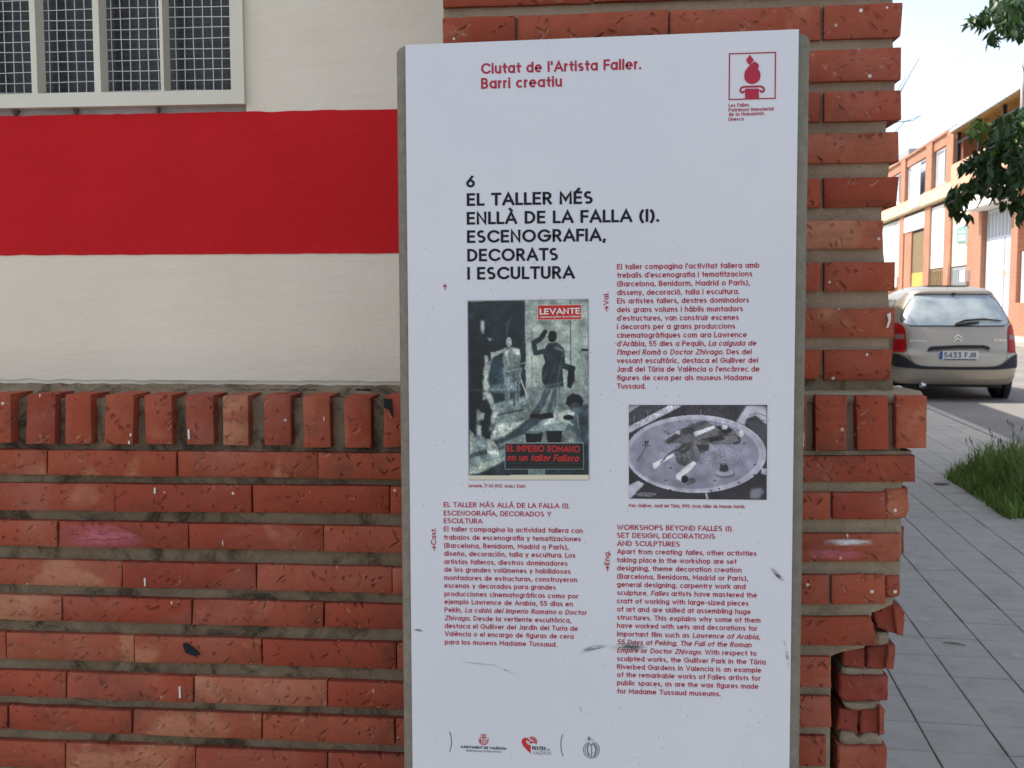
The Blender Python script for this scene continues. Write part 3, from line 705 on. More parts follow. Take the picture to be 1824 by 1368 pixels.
# ---- stroke lettering
def arc(cx, cy, rx, ry, a0, a1, n=None):
    n = n or max(3, int(abs(a1-a0)/22)); return [(cx+rx*math.cos(R(a0+(a1-a0)*i/n)), cy+ry*math.sin(R(a0+(a1-a0)*i/n))) for i in range(n+1)]
X = .70
bowl = arc(.28, X/2, .28, X/2, 0, 360)
arch = lambda x0, w: [(x0, .38)]+arc(x0+w/2, X-.3, w/2, .3, 180, 0)+[(x0+w, 0)]
G = {
 'A': (.80, [[(0, 0), (.40, 1), (.80, 0)], [(.12, .30), (.68, .30)]]),
 'B': (.54, [[(0, 0), (0, 1), (.27, 1)]+arc(.27, .76, .22, .24, 90, -90)+[(0, .52)], [(0, .52), (.29, .52)]+arc(.29, .26, .25, .26, 90, -90)+[(0, 0)]]),
 'C': (.80, [arc(.47, .5, .47, .5, 42, 318)]),
 'D': (.68, [[(0, 0), (0, 1), (.22, 1)]+arc(.22, .5, .46, .5, 90, -90)+[(0, 0)]]),
 'E': (.48, [[(.48, 1), (0, 1), (0, 0), (.48, 0)], [(0, .52), (.43, .52)]]),
 'F': (.46, [[(.46, 1), (0, 1), (0, 0)], [(0, .50), (.42, .50)]]),
 'G': (.90, [arc(.47, .5, .47, .5, 42, 355)+[(.94, .48), (.52, .48)]]),
 'H': (.60, [[(0, 0), (0, 1)], [(.6, 0), (.6, 1)], [(0, .5), (.6, .5)]]),
 'I': (0, [[(0, 0), (0, 1)]]),
 'J': (.38, [[(.38, 1), (.38, .28)]+arc(.19, .24, .19, .24, 0, -165)]),
 'K': (.56, [[(0, 0), (0, 1)], [(.54, 1), (.02, .42)], [(.18, .58), (.56, 0)]]),
 'L': (.42, [[(0, 1), (0, 0), (.42, 0)]]),
 'M': (.80, [[(0, 0), (0, 1), (.40, .30), (.80, 1), (.80, 0)]]),
 'N': (.62, [[(0, 0), (0, 1), (.62, 0), (.62, 1)]]),
 'O': (.94, [arc(.47, .5, .47, .5, 0, 360, 26)]),
 'P': (.52, [[(0, 0), (0, 1), (.27, 1)]+arc(.27, .73, .25, .27, 90, -90)+[(0, .46)]]),
 'R': (.54, [[(0, 0), (0, 1), (.27, 1)]+arc(.27, .74, .24, .26, 90, -90)+[(0, .48)], [(.26, .46), (.54, 0)]]),
 'S': (.52, [arc(.26, .75, .24, .25, 40, 255)+arc(.26, .25, .26, .25, 75, -140)]),
 'T': (.62, [[(0, 1), (.62, 1)], [(.31, 1), (.31, 0)]]),
 'U': (.60, [[(0, 1), (0, .3)]+arc(.30, .30, .30, .30, 180, 360)+[(.60, 1)]]),
 'V': (.76, [[(0, 1), (.38, 0), (.76, 1)]]),
 'W': (1.06, [[(0, 1), (.27, 0), (.53, .95), (.79, 0), (1.06, 1)]]),
 'X': (.60, [[(0, 1), (.60, 0)], [(.60, 1), (0, 0)]]),
 'Y': (.68, [[(0, 1), (.34, .46), (.68, 1)], [(.34, .46), (.34, 0)]]),
 'Z': (.56, [[(0, 1), (.56, 1), (0, 0), (.56, 0)]]),
 'a': (.56, [bowl, [(.56, X), (.56, 0)]]), 'b': (.56, [bowl, [(0, 1), (0, 0)]]), 'c': (.48, [arc(.28, X/2, .28, X/2, 45, 315)]),
 'd': (.56, [bowl, [(.56, 1), (.56, 0)]]), 'e': (.56, [[(.02, .36), (.56, .36)]+arc(.28, X/2, .28, X/2, 8, 318)]),
 'f': (.30, [arc(.32, .80, .18, .20, 80, 180)+[(.14, 0)], [(0, .64), (.32, .64)]]),
 'g': (.56, [bowl, [(.56, X), (.56, .02)]+arc(.28, -.02, .28, .26, 0, -150)]),
 'h': (.48, [[(0, 1), (0, 0)], arch(0, .48)]), 'i': (0, [[(0, 0), (0, X)], [(0, .97), (0, .99)]]), 'j': (.06, [[(.06, X), (.06, -.1)]+arc(-.06, -.1, .12, .14, 0, -70), [(.06, .97), (.06, .99)]]),
 'k': (.44, [[(0, 1), (0, 0)], [(.42, X), (.02, .30)], [(.15, .42), (.44, 0)]]), 'l': (0, [[(0, 0), (0, 1)]]),
 'm': (.82, [[(0, X), (0, 0)], arch(0, .41), arch(.41, .41)]), 'n': (.48, [[(0, X), (0, 0)], arch(0, .48)]),
 'o': (.58, [arc(.29, X/2, .29, X/2, 0, 360)]), 'p': (.56, [bowl, [(0, X), (0, -.27)]]), 'q': (.56, [bowl, [(.56, X), (.56, -.27)]]),
 'r': (.26, [[(0, X), (0, 0)], [(0, .36)]+arc(.26, X-.30, .26, .30, 180, 85)]), 's': (.40, [arc(.2, .525, .185, .175, 38, 255)+arc(.2, .175, .2, .175, 75, -140)]),
 't': (.32, [[(.14, .92), (.14, .18)]+arc(.30, .16, .16, .16, 180, 275), [(0, .64), (.32, .64)]]),
 'u': (.48, [[(0, X), (0, .26)]+arc(.24, .26, .24, .26, 180, 360)+[(.48, X)], [(.48, .4), (.48, 0)]]),
 'v': (.50, [[(0, X), (.25, 0), (.50, X)]]), 'w': (.78, [[(0, X), (.2, 0), (.39, .66), (.58, 0), (.78, X)]]), 'x': (.48, [[(0, X), (.48, 0)], [(.48, X), (0, 0)]]),
 'y': (.50, [[(0, X), (.26, .02)], [(.50, X), (.16, -.26)]]), 'z': (.44, [[(0, X), (.44, X), (0, 0), (.44, 0)]]),
 '0': (.56, [arc(.28, .5, .28, .5, 0, 360)]), '1': (.18, [[(0, .82), (.18, 1), (.18, 0)]]), '2': (.50, [arc(.25, .73, .25, .27, 170, -30)+[(0, 0), (.52, 0)]]),
 '3': (.52, [[(.02, 1), (.48, 1), (.22, .60)]+arc(.25, .29, .26, .30, 80, -150)]), '4': (.58, [[(.44, 0), (.44, 1), (0, .24), (.58, .24)]]),
 '5': (.52, [[(.46, 1), (.08, 1), (.04, .56)]+arc(.25, .31, .27, .31, 130, -150)]), '6': (.56, [arc(.28, .30, .28, .30, 0, 360), [(.42, 1), (.05, .45)]]),
 '7': (.50, [[(0, 1), (.50, 1), (.16, 0)]]), '8': (.54, [arc(.27, .76, .22, .24, 0, 360), arc(.27, .27, .27, .27, 0, 360)]),
 '9': (.56, [arc(.28, .70, .28, .30, 0, 360), [(.14, 0), (.51, .55)]]), '.': (0, [[(0, 0), (0, .015)]]), ',': (.04, [[(.05, .03), (0, -.16)]]),
 '(': (.18, [arc(.44, .42, .44, .68, 128, 232)]), ')': (.18, [arc(-.26, .42, .44, .68, 52, -52)]), "'": (0, [[(0, 1), (0, .78)]]),
 '-': (.26, [[(0, .36), (.26, .36)]]), '>': (.86, [[(0, .38), (.86, .38)], [(.52, .72), (.86, .38), (.52, .04)]]),
}
ACC = {'É': ('E', 1), 'È': ('E', -1), 'À': ('A', -1), 'Á': ('A', 1), 'Í': ('I', 1), 'á': ('a', 1), 'à': ('a', -1), 'è': ('e', -1), 'é': ('e', 1), 'í': ('i', 1), 'ó': ('o', 1), 'ò': ('o', -1), 'ú': ('u', 1)}
ctr = {'k': 0}
def glyph(ch):
    if ch == 'ñ': w, s = G['n']; return w, s+[[(.08, .90), (.18, .96), (.30, .90), (.40, .96)]]
    if ch in ACC:
        b, d = ACC[ch]; w, s = G[b]; up = b.isupper(); s = s[:1] if b == 'i' else s
        y0 = 1.16 if up else .88; c = w/2
        return w, s+[[(c-.05*d, y0), (c+.09*d, y0+.17)]]
    return G[ch]
def stroke(mb, pts, wt, tf, n0):
    """ribbon along pts in em space; tf maps (x, y, lift) to world"""
    P = [Vector((p[0], p[1])) for p in pts]; q = [P[0]]
    for p in P[1:]:
        if (p-q[-1]).length > 1e-5: q.append(p)
    P = q
    if len(P) < 2: return
    closed = (P[0]-P[-1]).length < 1e-4 and len(P) > 4
    if closed: P = P[:-1]
    n = len(P); h = wt/2
    if not closed:
        d = P[1]-P[0]
        if d.length > .11 or n == 2: P[0] = P[0]-d.normalized()*h
        d = P[-1]-P[-2]
        if d.length > .11 or n == 2: P[-1] = P[-1]+d.normalized()*h
    Ls = []; Rs = []
    for i in range(n):
        a = P[i-1] if (i > 0 or closed) else None; b = P[(i+1) % n] if (i < n-1 or closed) else None
        d1 = (P[i]-a).normalized() if a is not None else None; d2 = (b-P[i]).normalized() if b is not None else None
        if d1 is None: d1 = d2
        if d2 is None: d2 = d1
        n1 = Vector((-d1.y, d1.x)); n2 = Vector((-d2.y, d2.x)); m_ = n1+n2
        if m_.length < 1e-3: m_ = n1
        m_.normalize(); k = min(h/max(.28, m_.dot(n1)), h*2.2)
        Ls.append(P[i]+m_*k); Rs.append(P[i]-m_*k)
    ctr['k'] += 1; lift = n0+(ctr['k'] % 9)*.000022
    vs = [tf(v.x, v.y, lift) for v in Ls]+[tf(v.x, v.y, lift) for v in Rs]
    m2 = n if closed else n-1
    mb.add(vs, [(i, n+i, n+(i+1) % n, (i+1) % n) for i in range(m2)])
def textline(mb, txt, x0, y0, x1, y1, cap, wt=.14, Y=YS, sp=.10, ital=None, lift=.0004, up=None):
    """txt between two baseline pixels; cap: cap height in px; '*' toggles italics"""
    A = at(x0, y0, Y); B = at(x1, y1, Y); ux = (B-A); Lw = ux.length; ux.normalize()
    uz = Vector((-ux.z, 0, ux.x)); capw = cap*Y/FPX*1.005
    items = []; cur = 0; it = False; last = 0
    for ch in txt:
        if ch == '*': it = not it; continue
        if ch == ' ': cur += .34+sp*.6; continue
        w, s = glyph(ch); items.append((cur, s, it)); last = cur+w*(1-wt)+wt; cur = last+sp
        if ch in 'ATVYLFrtf': cur -= .05
    sx = Lw/last
    for ox, s, it in items:
        for st_ in s:
            pts = [(wt/2+x*(1-wt), wt/2+y*(1-wt)) for x, y in st_]
            def tf(x, y, lf, ox=ox, it=it):
                sh = .20*y if it else 0
                p = A+ux*((ox+x)*sx+sh*capw)+uz*(y*capw); return (p.x, Y-lf, p.z)
            # stroke in near-isotropic space
            stroke(mb, pts, wt, tf, lift)
def slope(y): return (y-702)/19100
def block(name, mat, lines, x0, cap, wt, **kw):
    mb = MB()
    for txt, xr, y in lines:
        xl = x0 if not isinstance(x0, tuple) else lerp(x0[0], x0[1], (y-lines[0][2])/(lines[-1][2]-lines[0][2]))
        textline(mb, txt, xl, y, xr, y+slope(y)*(xr-xl), cap, wt, **kw)
    return spart(mb, name, mat)
block('heading_text', M['ink_red'], [("Ciutat de l'Artista Faller.", 1142, 132), ("Barri creatiu", 1001, 158.5)], 857, 18.5, .18)
mb = MB(); textline(mb, '6', 830.5, 334, 846, 333.8, 20.5, .185); 
for txt, xl, xr, y in (("EL TALLER MÉS", 831.5, 1056, 367), ("ENLLÀ DE LA FALLA (I).", 831.5, 1174, 400.3), ("ESCENOGRAFIA,", 832, 1079, 433), ("DECORATS", 832.5, 994, 466), ("I ESCULTURA", 832.5, 1024, 498.3)):
    textline(mb, txt, xl, y, xr, y+slope(y)*(xr-xl), 22.3, .185)
spart(mb, 'title_text', M['ink_black'])
def zl_(txts, xs_, ys_, ox, oy, sc): return [(t_, ox+x/sc, oy+y/sc) for t_, x, y in zip(txts, xs_, ys_)]
V = ["El taller compagina l'activitat fallera amb", "treballs d'escenografia i tematitzacions", "(Barcelona, Benidorm, Madrid o París),", "disseny, decoració, talla i escultura.", "Els artistes fallers, destres dominadors", "dels grans volums i hàbils muntadors", "d'estructures, van construir escenes", "i decorats per a grans produccions", "cinematogràfiques com ara Lawrence", "d'Aràbia, 55 dies a Pequín, *La caiguda de*", "*l'Imperi Romà* o *Doctor Zhivago*. Des del", "vessant escultòric, destaca el Gulliver del", "Jardí del Túria de València o l'encàrrec de", "figures de cera per als museus Madame", "Tussaud."]
block('valencian_text', M['ink_red'], zl_(V, [1443, 1380, 1358, 1265, 1352, 1298, 1262, 1230, 1332, 1412, 1375, 1430, 1443, 1382, 445], [148, 222, 298, 374, 448, 524, 599, 674, 749, 823, 898, 972, 1047, 1122, 1195], 1060, 450, 4.93), (1099, 1098.8), 9.6, .165)
C_ = ["EL TALLER MÁS ALLÁ DE LA FALLA (I).", "ESCENOGRAFÍA, DECORADOS Y", "ESCULTURA", "El taller compagina la actividad fallera con", "trabajos de escenografía y tematizaciones", "(Barcelona, Benidorm, Madrid o París),", "diseño, decoración, talla y escultura. Los", "artistas falleros, diestros dominadores", "de los grandes volúmenes y habilidosos", "montadores de estructuras, construyeron", "escenas y decorados para grandes", "producciones cinematográficas como por", "ejemplo Lawrence de Arabia, 55 días en", "Pekín, *La caída del Imperio Romano* o *Doctor*", "*Zhivago*. Desde la vertiente escultórica,", "destaca el Gulliver del Jardín del Turia de", "València o el encargo de figuras de cera", "para los museos Madame Tussaud."]
block('castilian_text', M['ink_red'], zl_(C_, [1345, 1195, 638, 1450, 1435, 1335, 1392, 1327, 1352, 1405, 1232, 1417, 1370, 1483, 1357, 1410, 1375, 1240], [105, 174, 236, 303, 370, 437, 502, 568, 632, 698, 762, 829, 893, 959, 1025, 1089, 1153, 1220], 720, 880, 4.561), (790.2, 792.4), 9.2, .165)
En = ["WORKSHOPS BEYOND FALLES (I).", "SET DESIGN, DECORATIONS", "AND SCULPTURES", "Apart from creating *falles*, other activities", "taking place in the workshop are set", "designing, theme decoration creation", "(Barcelona, Benidorm, Madrid or Paris),", "general designing, carpentry work and", "sculpture. *Falles* artists have mastered the", "craft of working with large-sized pieces", "of art and are skilled at assembling huge", "structures. This explains why some of them", "have worked with sets and decorations for", "important film such as *Lawrence of Arabia*,", "*55 Days at Peking*, *The Fall of the Roman*", "*Empire* or *Doctor Zhivago*. With respect to", "sculpted works, the Gulliver Park in the Túria", "Riverbed Gardens in Valencia is an example", "of the remarkable works of Falles artists for", "public spaces, as are the wax figures made", "for Madame Tussaud museums."]
block('english_text', M['ink_red'], zl_(En, [990, 860, 607, 1157, 1015, 1050, 1095, 1078, 1160, 1100, 1115, 1185, 1165, 1180, 1118, 1158, 1222, 1190, 1187, 1170, 900], [95, 152, 210, 268, 328, 387, 446, 504, 563, 622, 681, 740, 798, 858, 916, 975, 1035, 1093, 1150, 1208, 1268], 1060, 920, 4.024), 1099, 9.4, .165)
mb = MB()
textline(mb, ">Val.", 1084.5, 555, 1084, 520.5, 9.4, .165); textline(mb, ">Cast.", 777, 981, 776.5, 940, 9.2, .165); textline(mb, ">Eng.", 1086, 1017.7, 1085.5, 981, 9.4, .165)
textline(mb, ">", 796.4, 517, 796.4, 505.8, 9.4, .165)
spart(mb, 'language_marker', M['ink_red'])
for txt, xl, xr, y in (("Levante, 17-02-1963. Arxiu I. Esbrí.", 834.5, 936.6, 868), ("Parc Gulliver, Jardí del Túria, 1990. Arxiu taller de Manolo Martín.", 1120.3, 1327.5, 903.3)):
    mb = MB(); textline(mb, txt, xl, y, xr, y+slope(y)*(xr-xl), 6.2, .17); spart(mb, 'caption_text', M['ink_red'])
mb = MB()
for txt, xr, y in (("Les Falles", 1334.4, 191), ("Patrimoni Immaterial", 1378, 199.2), ("de la Humanitat.", 1362, 207), ("Unesco", 1325, 215.6)): textline(mb, txt, 1297.6, y, xr, y-.028*(xr-1297), 6.2, .17)
spart(mb, 'emblem_text', M['ink_red'])
# emblem: frame, flame, capital
def poly(mb, pxs, Y=YS, lift=.0005):
    ctr['k'] += 1; pts = [at(x, y, Y) for x, y in pxs]; pts = [(p.x, Y-lift-(ctr['k'] % 7)*.00003, p.z) for p in pts]
    a = sum((pts[i][0]*pts[(i+1) % len(pts)][2]-pts[(i+1) % len(pts)][0]*pts[i][2]) for i in range(len(pts)))
    if a < 0: pts = pts[::-1]
    mb.add(pts, [tuple(range(len(pts)))])
def line(mb, pxs, wpx, Y=YS, lift=.0005):
    A = at(1000, 600, Y)
    def tf(x, y, lf): p = at(x, -y, Y); return (p.x, Y-lf, p.z)
    stroke(mb, [(x, -y) for x, y in pxs], wpx, tf, lift)
mb = MB()
line(mb, [(1299.5, 96), (1381.3, 93.4), (1380.6, 175.2), (1298.6, 177.4), (1299.5, 96.01)], 2.2)
def Zp(l): return [(690+x/2.369, 40+y/2.369) for x, y in l]
poly(mb, Zp([(1529, 137), (1544, 155), (1546, 160), (1530, 181), (1520, 172), (1513, 160), (1518, 151)]))
poly(mb, Zp([(1549, 164), (1566, 176), (1568, 186), (1563, 196), (1572, 208), (1575, 222), (1572, 240), (1562, 252), (1549, 259), (1533, 260), (1518, 254), (1508, 242), (1505, 226), (1508, 208), (1520, 190)]))
poly(mb, Zp([(1509, 280), (1567, 279), (1568, 321), (1509, 322)]))
line(mb, Zp([(1505, 292), (1500, 296), (1492, 294), (1489, 285), (1494, 276), (1504, 272), (1575, 270), (1585, 274), (1590, 283), (1586, 292), (1577, 293), (1573, 288)]), 3.4)
spart(mb, 'fire_emblem', M['ink_red'])
# footer
mb = MB(); line(mb, [(801, 1303.5), (803.5, 1311), (804.4, 1321), (803.5, 1330), (801.2, 1338)], 1.1); line(mb, [(1002.5, 1308), (999.8, 1316), (998.9, 1327), (1000, 1338), (1002.6, 1346)], 1.1)
textline(mb, "AJUNTAMENT DE VALÈNCIA", 820.5, 1332.3, 902, 1335.6, 4.9, .22); textline(mb, "FESTES", 948, 1335.8, 972.5, 1336.6, 7, .22); spart(mb, 'footer_text', M['ink_black'])
mb = MB(); textline(mb, "REGIDORIA DE CULTURA FESTIVA", 830.5, 1338.3, 894, 1341, 3.4, .17); textline(mb, "de", 975, 1336.6, 979.5, 1336.8, 4, .2); textline(mb, "VALÈNCIA", 949, 1343.6, 982, 1344.4, 6, .11)
for rx, wd in ((14.2, 1.3), (11.2, 1.0)): line(mb, [(1053.5+rx*math.cos(R(a)), 1335.5+rx*1.05*math.sin(R(a))) for a in range(-60, 241, 20)], wd)
line(mb, [(1048, 1325), (1046, 1334), (1049, 1345)], 2.2); line(mb, [(1058, 1325), (1062, 1334), (1059, 1346)], 2.4); line(mb, [(1054, 1330), (1053.5, 1348)], 1.6)
line(mb, [(1050, 1324), (1053, 1329), (1057, 1324)], 1.2); line(mb, [(1053+4.3*math.cos(R(a)), 1321+4.6*math.sin(R(a))) for a in range(0, 361, 30)], .8); poly(mb, [(1047, 1313), (1050, 1311.5), (1052, 1315), (1049, 1319), (1046.5, 1317)])
spart(mb, 'footer_seal', M['ink_grey'])
mb = MB(); hz = lambda l: [(780+x/5.7, 1280+y/5.7) for x, y in l]
poly(mb, hz([(850, 225), (862, 203), (885, 193), (912, 197), (928, 212), (930, 232), (915, 228), (902, 216), (894, 226), (900, 245), (918, 262), (942, 268), (943, 354), (905, 318), (868, 278), (853, 250)]))
poly(mb, hz([(938, 222), (930, 255), (975, 244), (990, 246)]))
for k in range(8):
    a = R(118-k*19); a2 = R(118-k*19-13); cx_, cy_ = 955, 234
    poly(mb, hz([(cx_+18*math.cos(a), cy_-18*math.sin(a)), (cx_+54*math.cos(a), cy_-54*math.sin(a)), (cx_+54*math.cos(a2), cy_-54*math.sin(a2)), (cx_+18*math.cos(a2), cy_-18*math.sin(a2))]))
for x0 in (440, 455, 470, 484): line(mb, hz([(x0-4, 205), (x0-2, 255)]), 1.0)
line(mb, hz([(418, 203), (422, 238), (440, 258), (465, 264), (490, 258), (508, 238), (512, 203)]), 1.3); line(mb, hz([(432, 190), (495, 190)]), 1.5); line(mb, hz([(440, 176), (463, 170), (487, 176)]), 1.0); line(mb, hz([(432, 163), (463, 158), (494, 163)]), .9); line(mb, hz([(463, 160), (463, 200)]), 1.0)
line(mb, hz([(428, 212), (432, 236)]), 1.1); line(mb, hz([(500, 212), (497, 236)]), 1.1)
spart(mb, 'footer_logo', M['ink_scarlet'])
# scuffs
def streak(name, pts, wmax, mat):
    mb = MB(); n = len(pts); L2 = []; R2 = []
    for i, (x, y) in enumerate(pts):
        a = pts[max(0, i-1)]; b = pts[min(n-1, i+1)]; dx, dy = b[0]-a[0], b[1]-a[1]; l_ = math.hypot(dx, dy); ww = wmax*math.sin(math.pi*min(1, max(.04, (i+.3)/(n-.4))))/2
        L2.append((x-dy/l_*ww, y+dx/l_*ww)); R2.append((x+dy/l_*ww, y-dx/l_*ww))
    vs = [at(x, y, YS-.0009) for x, y in L2+R2]; mb.add(vs, [(i, n+i, n+i+1, i+1) for i in range(n-1)]); spart(mb, name, mat)
streak('scuff_mark', [(1028, 1168), (1040, 1160), (1055, 1154), (1072, 1151), (1092, 1150)], 9, M['smear'])
streak('scuff_mark', [(1085, 1155), (1105, 1152), (1125, 1150), (1150, 1157), (1160, 1160)], 17, M['smear'])
streak('scuff_mark', [(1366, 1003), (1378, 1017), (1392, 1032), (1404, 1044)], 7, M['smear'])
streak('scuff_mark', [(1393, 1130), (1400, 1155), (1405, 1185), (1406, 1205)], 6, M['smear_light'])
streak('scuff_mark', [(775, 1172), (830, 1180), (880, 1185), (915, 1200), (945, 1203), (970, 1193), (984, 1183)], 3, M['smear_light'])
streak('scuff_mark', [(735, 1121), (745, 1122), (756, 1126)], 5, M['smear'])
streak('scuff_mark', [(1032, 1255), (1035, 1263), (1036, 1273)], 3, M['smear_light'])
for a, b in (((720, 600), (734, 640)),): pass

# ---- printed pictures: painted as coloured point grids
class Paint:
    def __init__(s, w, h, x0, y0, x1, y1, base):
        s.w, s.h = w, h; gx, gy = np.meshgrid(np.linspace(x0, x1, w), np.linspace(y0, y1, h)); s.x = gx; s.y = gy
        s.img = np.ones((h, w, 3))*np.array(base); s.rng = np.random.default_rng(5)
    def blur(s, m, r):
        r = r*.42*s.w/150. if r else 0
        for _ in range(2):
            if r < 1: break
            k = int(r); c = np.cumsum(np.pad(m, ((k+1, k), (0, 0)), mode='edge'), 0); m = (c[2*k+1:]-c[:-2*k-1])/(2*k+1)
            c = np.cumsum(np.pad(m, ((0, 0), (k+1, k)), mode='edge'), 1); m = (c[:, 2*k+1:]-c[:, :-2*k-1])/(2*k+1)
        return m
    def mask(s, pts):
        ins = np.zeros(s.x.shape, bool); n = len(pts)
        for i in range(n):
            (xa, ya), (xb, yb) = pts[i], pts[(i+1) % n]
            if ya == yb: continue
            c = ((ya > s.y) != (yb > s.y)) & (s.x < (xb-xa)*(s.y-ya)/(yb-ya)+xa); ins ^= c
        return ins.astype(float)
    def comp(s, m, col, a=1):
        m = (m*a)[..., None]; s.img = s.img*(1-m)+np.array(col)*m
    def poly(s, pts, col, soft=0, a=1): s.comp(s.blur(s.mask(pts), soft), col, a)
    def ell(s, cx, cy, rx, ry, col, soft=0, a=1, rot=0):
        c_, s_ = math.cos(rot), math.sin(rot); dx = s.x-cx; dy = s.y-cy; u = (dx*c_+dy*s_)/rx; v = (-dx*s_+dy*c_)/ry
        s.comp(s.blur(((u*u+v*v) < 1).astype(float), soft), col, a)
    def line(s, pts, wd, col, soft=0, a=1):
        m = np.zeros(s.x.shape)
        for (xa, ya), (xb, yb) in zip(pts, pts[1:]):
            dx, dy = xb-xa, yb-ya; L2 = dx*dx+dy*dy+1e-9; t_ = np.clip(((s.x-xa)*dx+(s.y-ya)*dy)/L2, 0, 1)
            m = np.maximum(m, (np.hypot(s.x-xa-t_*dx, s.y-ya-t_*dy) < wd/2).astype(float))
        s.comp(s.blur(m, soft), col, a)
    def smooth(s):
        for c_ in range(3):
            a = np.pad(s.img[..., c_], 1, mode='edge'); s.img[..., c_] = (a[:-2, 1:-1]+a[2:, 1:-1]+a[1:-1, :-2]+a[1:-1, 2:]+4*a[1:-1, 1:-1])/8
    def mottle(s, pts, amp, r, a=1):
        nz = s.blur(s.rng.normal(0, 1, s.x.shape), r); nz /= nz.std()+1e-9; m = s.mask(pts) if pts else 1
        s.img = np.clip(s.img*(1+amp*(nz*m)[..., None]), 0, 1)
    def mesh(s, name, c4, Y, lift):
        TL, TR, BR, BL = [at(x, y, Y) for x, y in c4]; w, h = s.w, s.h
        u = np.linspace(0, 1, w)[None, :, None]; v = np.linspace(0, 1, h)[:, None, None]
        P = (np.array(TL)*(1-u)+np.array(TR)*u)*(1-v)+(np.array(BL)*(1-u)+np.array(BR)*u)*v; P[..., 1] = Y-lift
        idx = np.arange(w*h).reshape(h, w); f = np.stack([idx[:-1, :-1], idx[1:, :-1], idx[1:, 1:], idx[:-1, 1:]], -1).reshape(-1, 4)
        me = bpy.data.meshes.new(name); me.vertices.add(w*h); me.vertices.foreach_set('co', P.reshape(-1).astype(np.float32))
        me.loops.add(f.size); me.loops.foreach_set('vertex_index', f.reshape(-1).astype(np.int32)); me.polygons.add(len(f)); me.polygons.foreach_set('loop_start', np.arange(0, f.size, 4, dtype=np.int32)); me.update(calc_edges=True)
        ca = me.color_attributes.new('Col', 'FLOAT_COLOR', 'POINT'); lin = np.where(s.img <= .04045, s.img/12.92, ((s.img+.055)/1.055)**2.4)
        ca.data.foreach_set('color', np.concatenate([lin.reshape(-1, 3), np.ones((w*h, 1))], 1).reshape(-1).astype(np.float32)); return me
DK = (.14, .20, .22); MID = (.38, .44, .44); LT = (.66, .69, .62); PAPER = (.80, .76, .66); VD = (.09, .13, .15)
pt = Paint(220, 326, 50, 58, 868, 1275, DK)
pt.poly([(425, 58), (868, 58), (868, 700), (430, 720)], (.60, .63, .58))
for k in range(18): pt.line([(430+k*14, 60), (436+k*14, 230)], 3, (.50, .54, .50), 1, .6)
pt.poly([(440, 230), (740, 225), (742, 640), (445, 650)], (.64, .66, .60), 2); pt.line([(745, 60), (748, 640)], 7, (.36, .40, .38), 1); pt.line([(482, 240), (488, 650)], 4, (.45, .48, .45), 1)
pt.poly([(425, 58), (440, 58), (445, 730), (428, 730)], (.18, .23, .25), 1)
pt.poly([(440, 640), (868, 650), (868, 720), (440, 720)], (.52, .55, .52), 2)
# floor with light and shade
pt.poly([(200, 760), (440, 700), (868, 715), (868, 1000), (600, 1110), (50, 1240), (50, 1100)], (.52, .56, .53), 3)
pt.poly([(230, 900), (470, 860), (360, 950), (180, 1000)], (.70, .72, .66), 3); pt.poly([(640, 820), (868, 760), (868, 860), (560, 900)], (.69, .71, .65), 3)
pt.poly([(430, 960), (560, 860), (470, 850), (300, 980), (190, 1010), (200, 1060), (330, 1000)], (.24, .29, .30), 2)
pt.poly([(50, 1130), (300, 1060), (420, 1040), (430, 1010), (50, 1090)], (.30, .35, .35), 2); pt.poly([(50, 1190), (250, 1130), (290, 1130), (240, 1200), (50, 1242)], (.62, .64, .58), 2)
pt.poly([(100, 1242), (300, 1140), (300, 1242)], (.20, .25, .26), 2)
# dark backdrop, tones and haze of smoke
pt.ell(240, 560, 120, 130, (.22, .28, .30), 6); pt.ell(270, 650, 80, 30, (.48, .52, .50), 4, .6); pt.line([(318, 300), (320, 215), (350, 175)], 8, (.45, .50, .50), 2, .7)
# pale figure in drapery
pt.ell(330, 340, 20, 34, (.62, .64, .60), 1); pt.poly([(300, 380), (340, 370), (400, 385), (412, 440), (395, 520), (300, 520), (285, 450)], (.55, .58, .55), 2)
pt.line([(300, 395), (235, 415), (205, 455), (180, 540)], 24, (.60, .62, .58), 2); pt.poly([(285, 510), (420, 505), (410, 600), (400, 760), (355, 765), (350, 640), (330, 740), (300, 770), (300, 620)], (.45, .49, .48), 2)
pt.line([(400, 560), (490, 820)], 7, (.74, .75, .68), 1); pt.line([(400, 490), (450, 475), (440, 520)], 9, (.62, .64, .6), 1); pt.line([(300, 540), (400, 520)], 8, (.66, .68, .62), 1, .7); pt.line([(320, 400), (330, 480)], 10, (.70, .72, .66), 2, .7)
pt.line([(250, 830), (420, 795)], 12, (.30, .34, .34), 1); pt.line([(360, 680), (365, 770)], 14, (.28, .33, .34), 1)
# dark standing figure with raised arm
F = (.17, .22, .24)
pt.ell(625, 305, 30, 40, VD, 0); pt.poly([(596, 350), (655, 345), (700, 385), (712, 440), (690, 490), (700, 640), (580, 650), (552, 600), (555, 520), (575, 480), (560, 420), (575, 380)], F, 1)
pt.line([(580, 400), (510, 415), (500, 345), (545, 318), (575, 275)], 34, F, 1); pt.line([(560, 300), (580, 272)], 12, VD); pt.line([(690, 430), (690, 500), (760, 520)], 40, F, 1); pt.poly([(730, 500), (775, 505), (772, 600), (745, 660), (722, 640)], VD, 1)
pt.line([(600, 640), (560, 740), (500, 835)], 46, (.30, .35, .35), 1); pt.line([(655, 640), (630, 740), (605, 820)], 46, (.34, .38, .38), 1); pt.line([(660, 650), (655, 780)], 10, (.62, .64, .6), 1); pt.poly([(470, 830), (620, 815), (635, 850), (560, 862), (470, 850)], VD, 1)
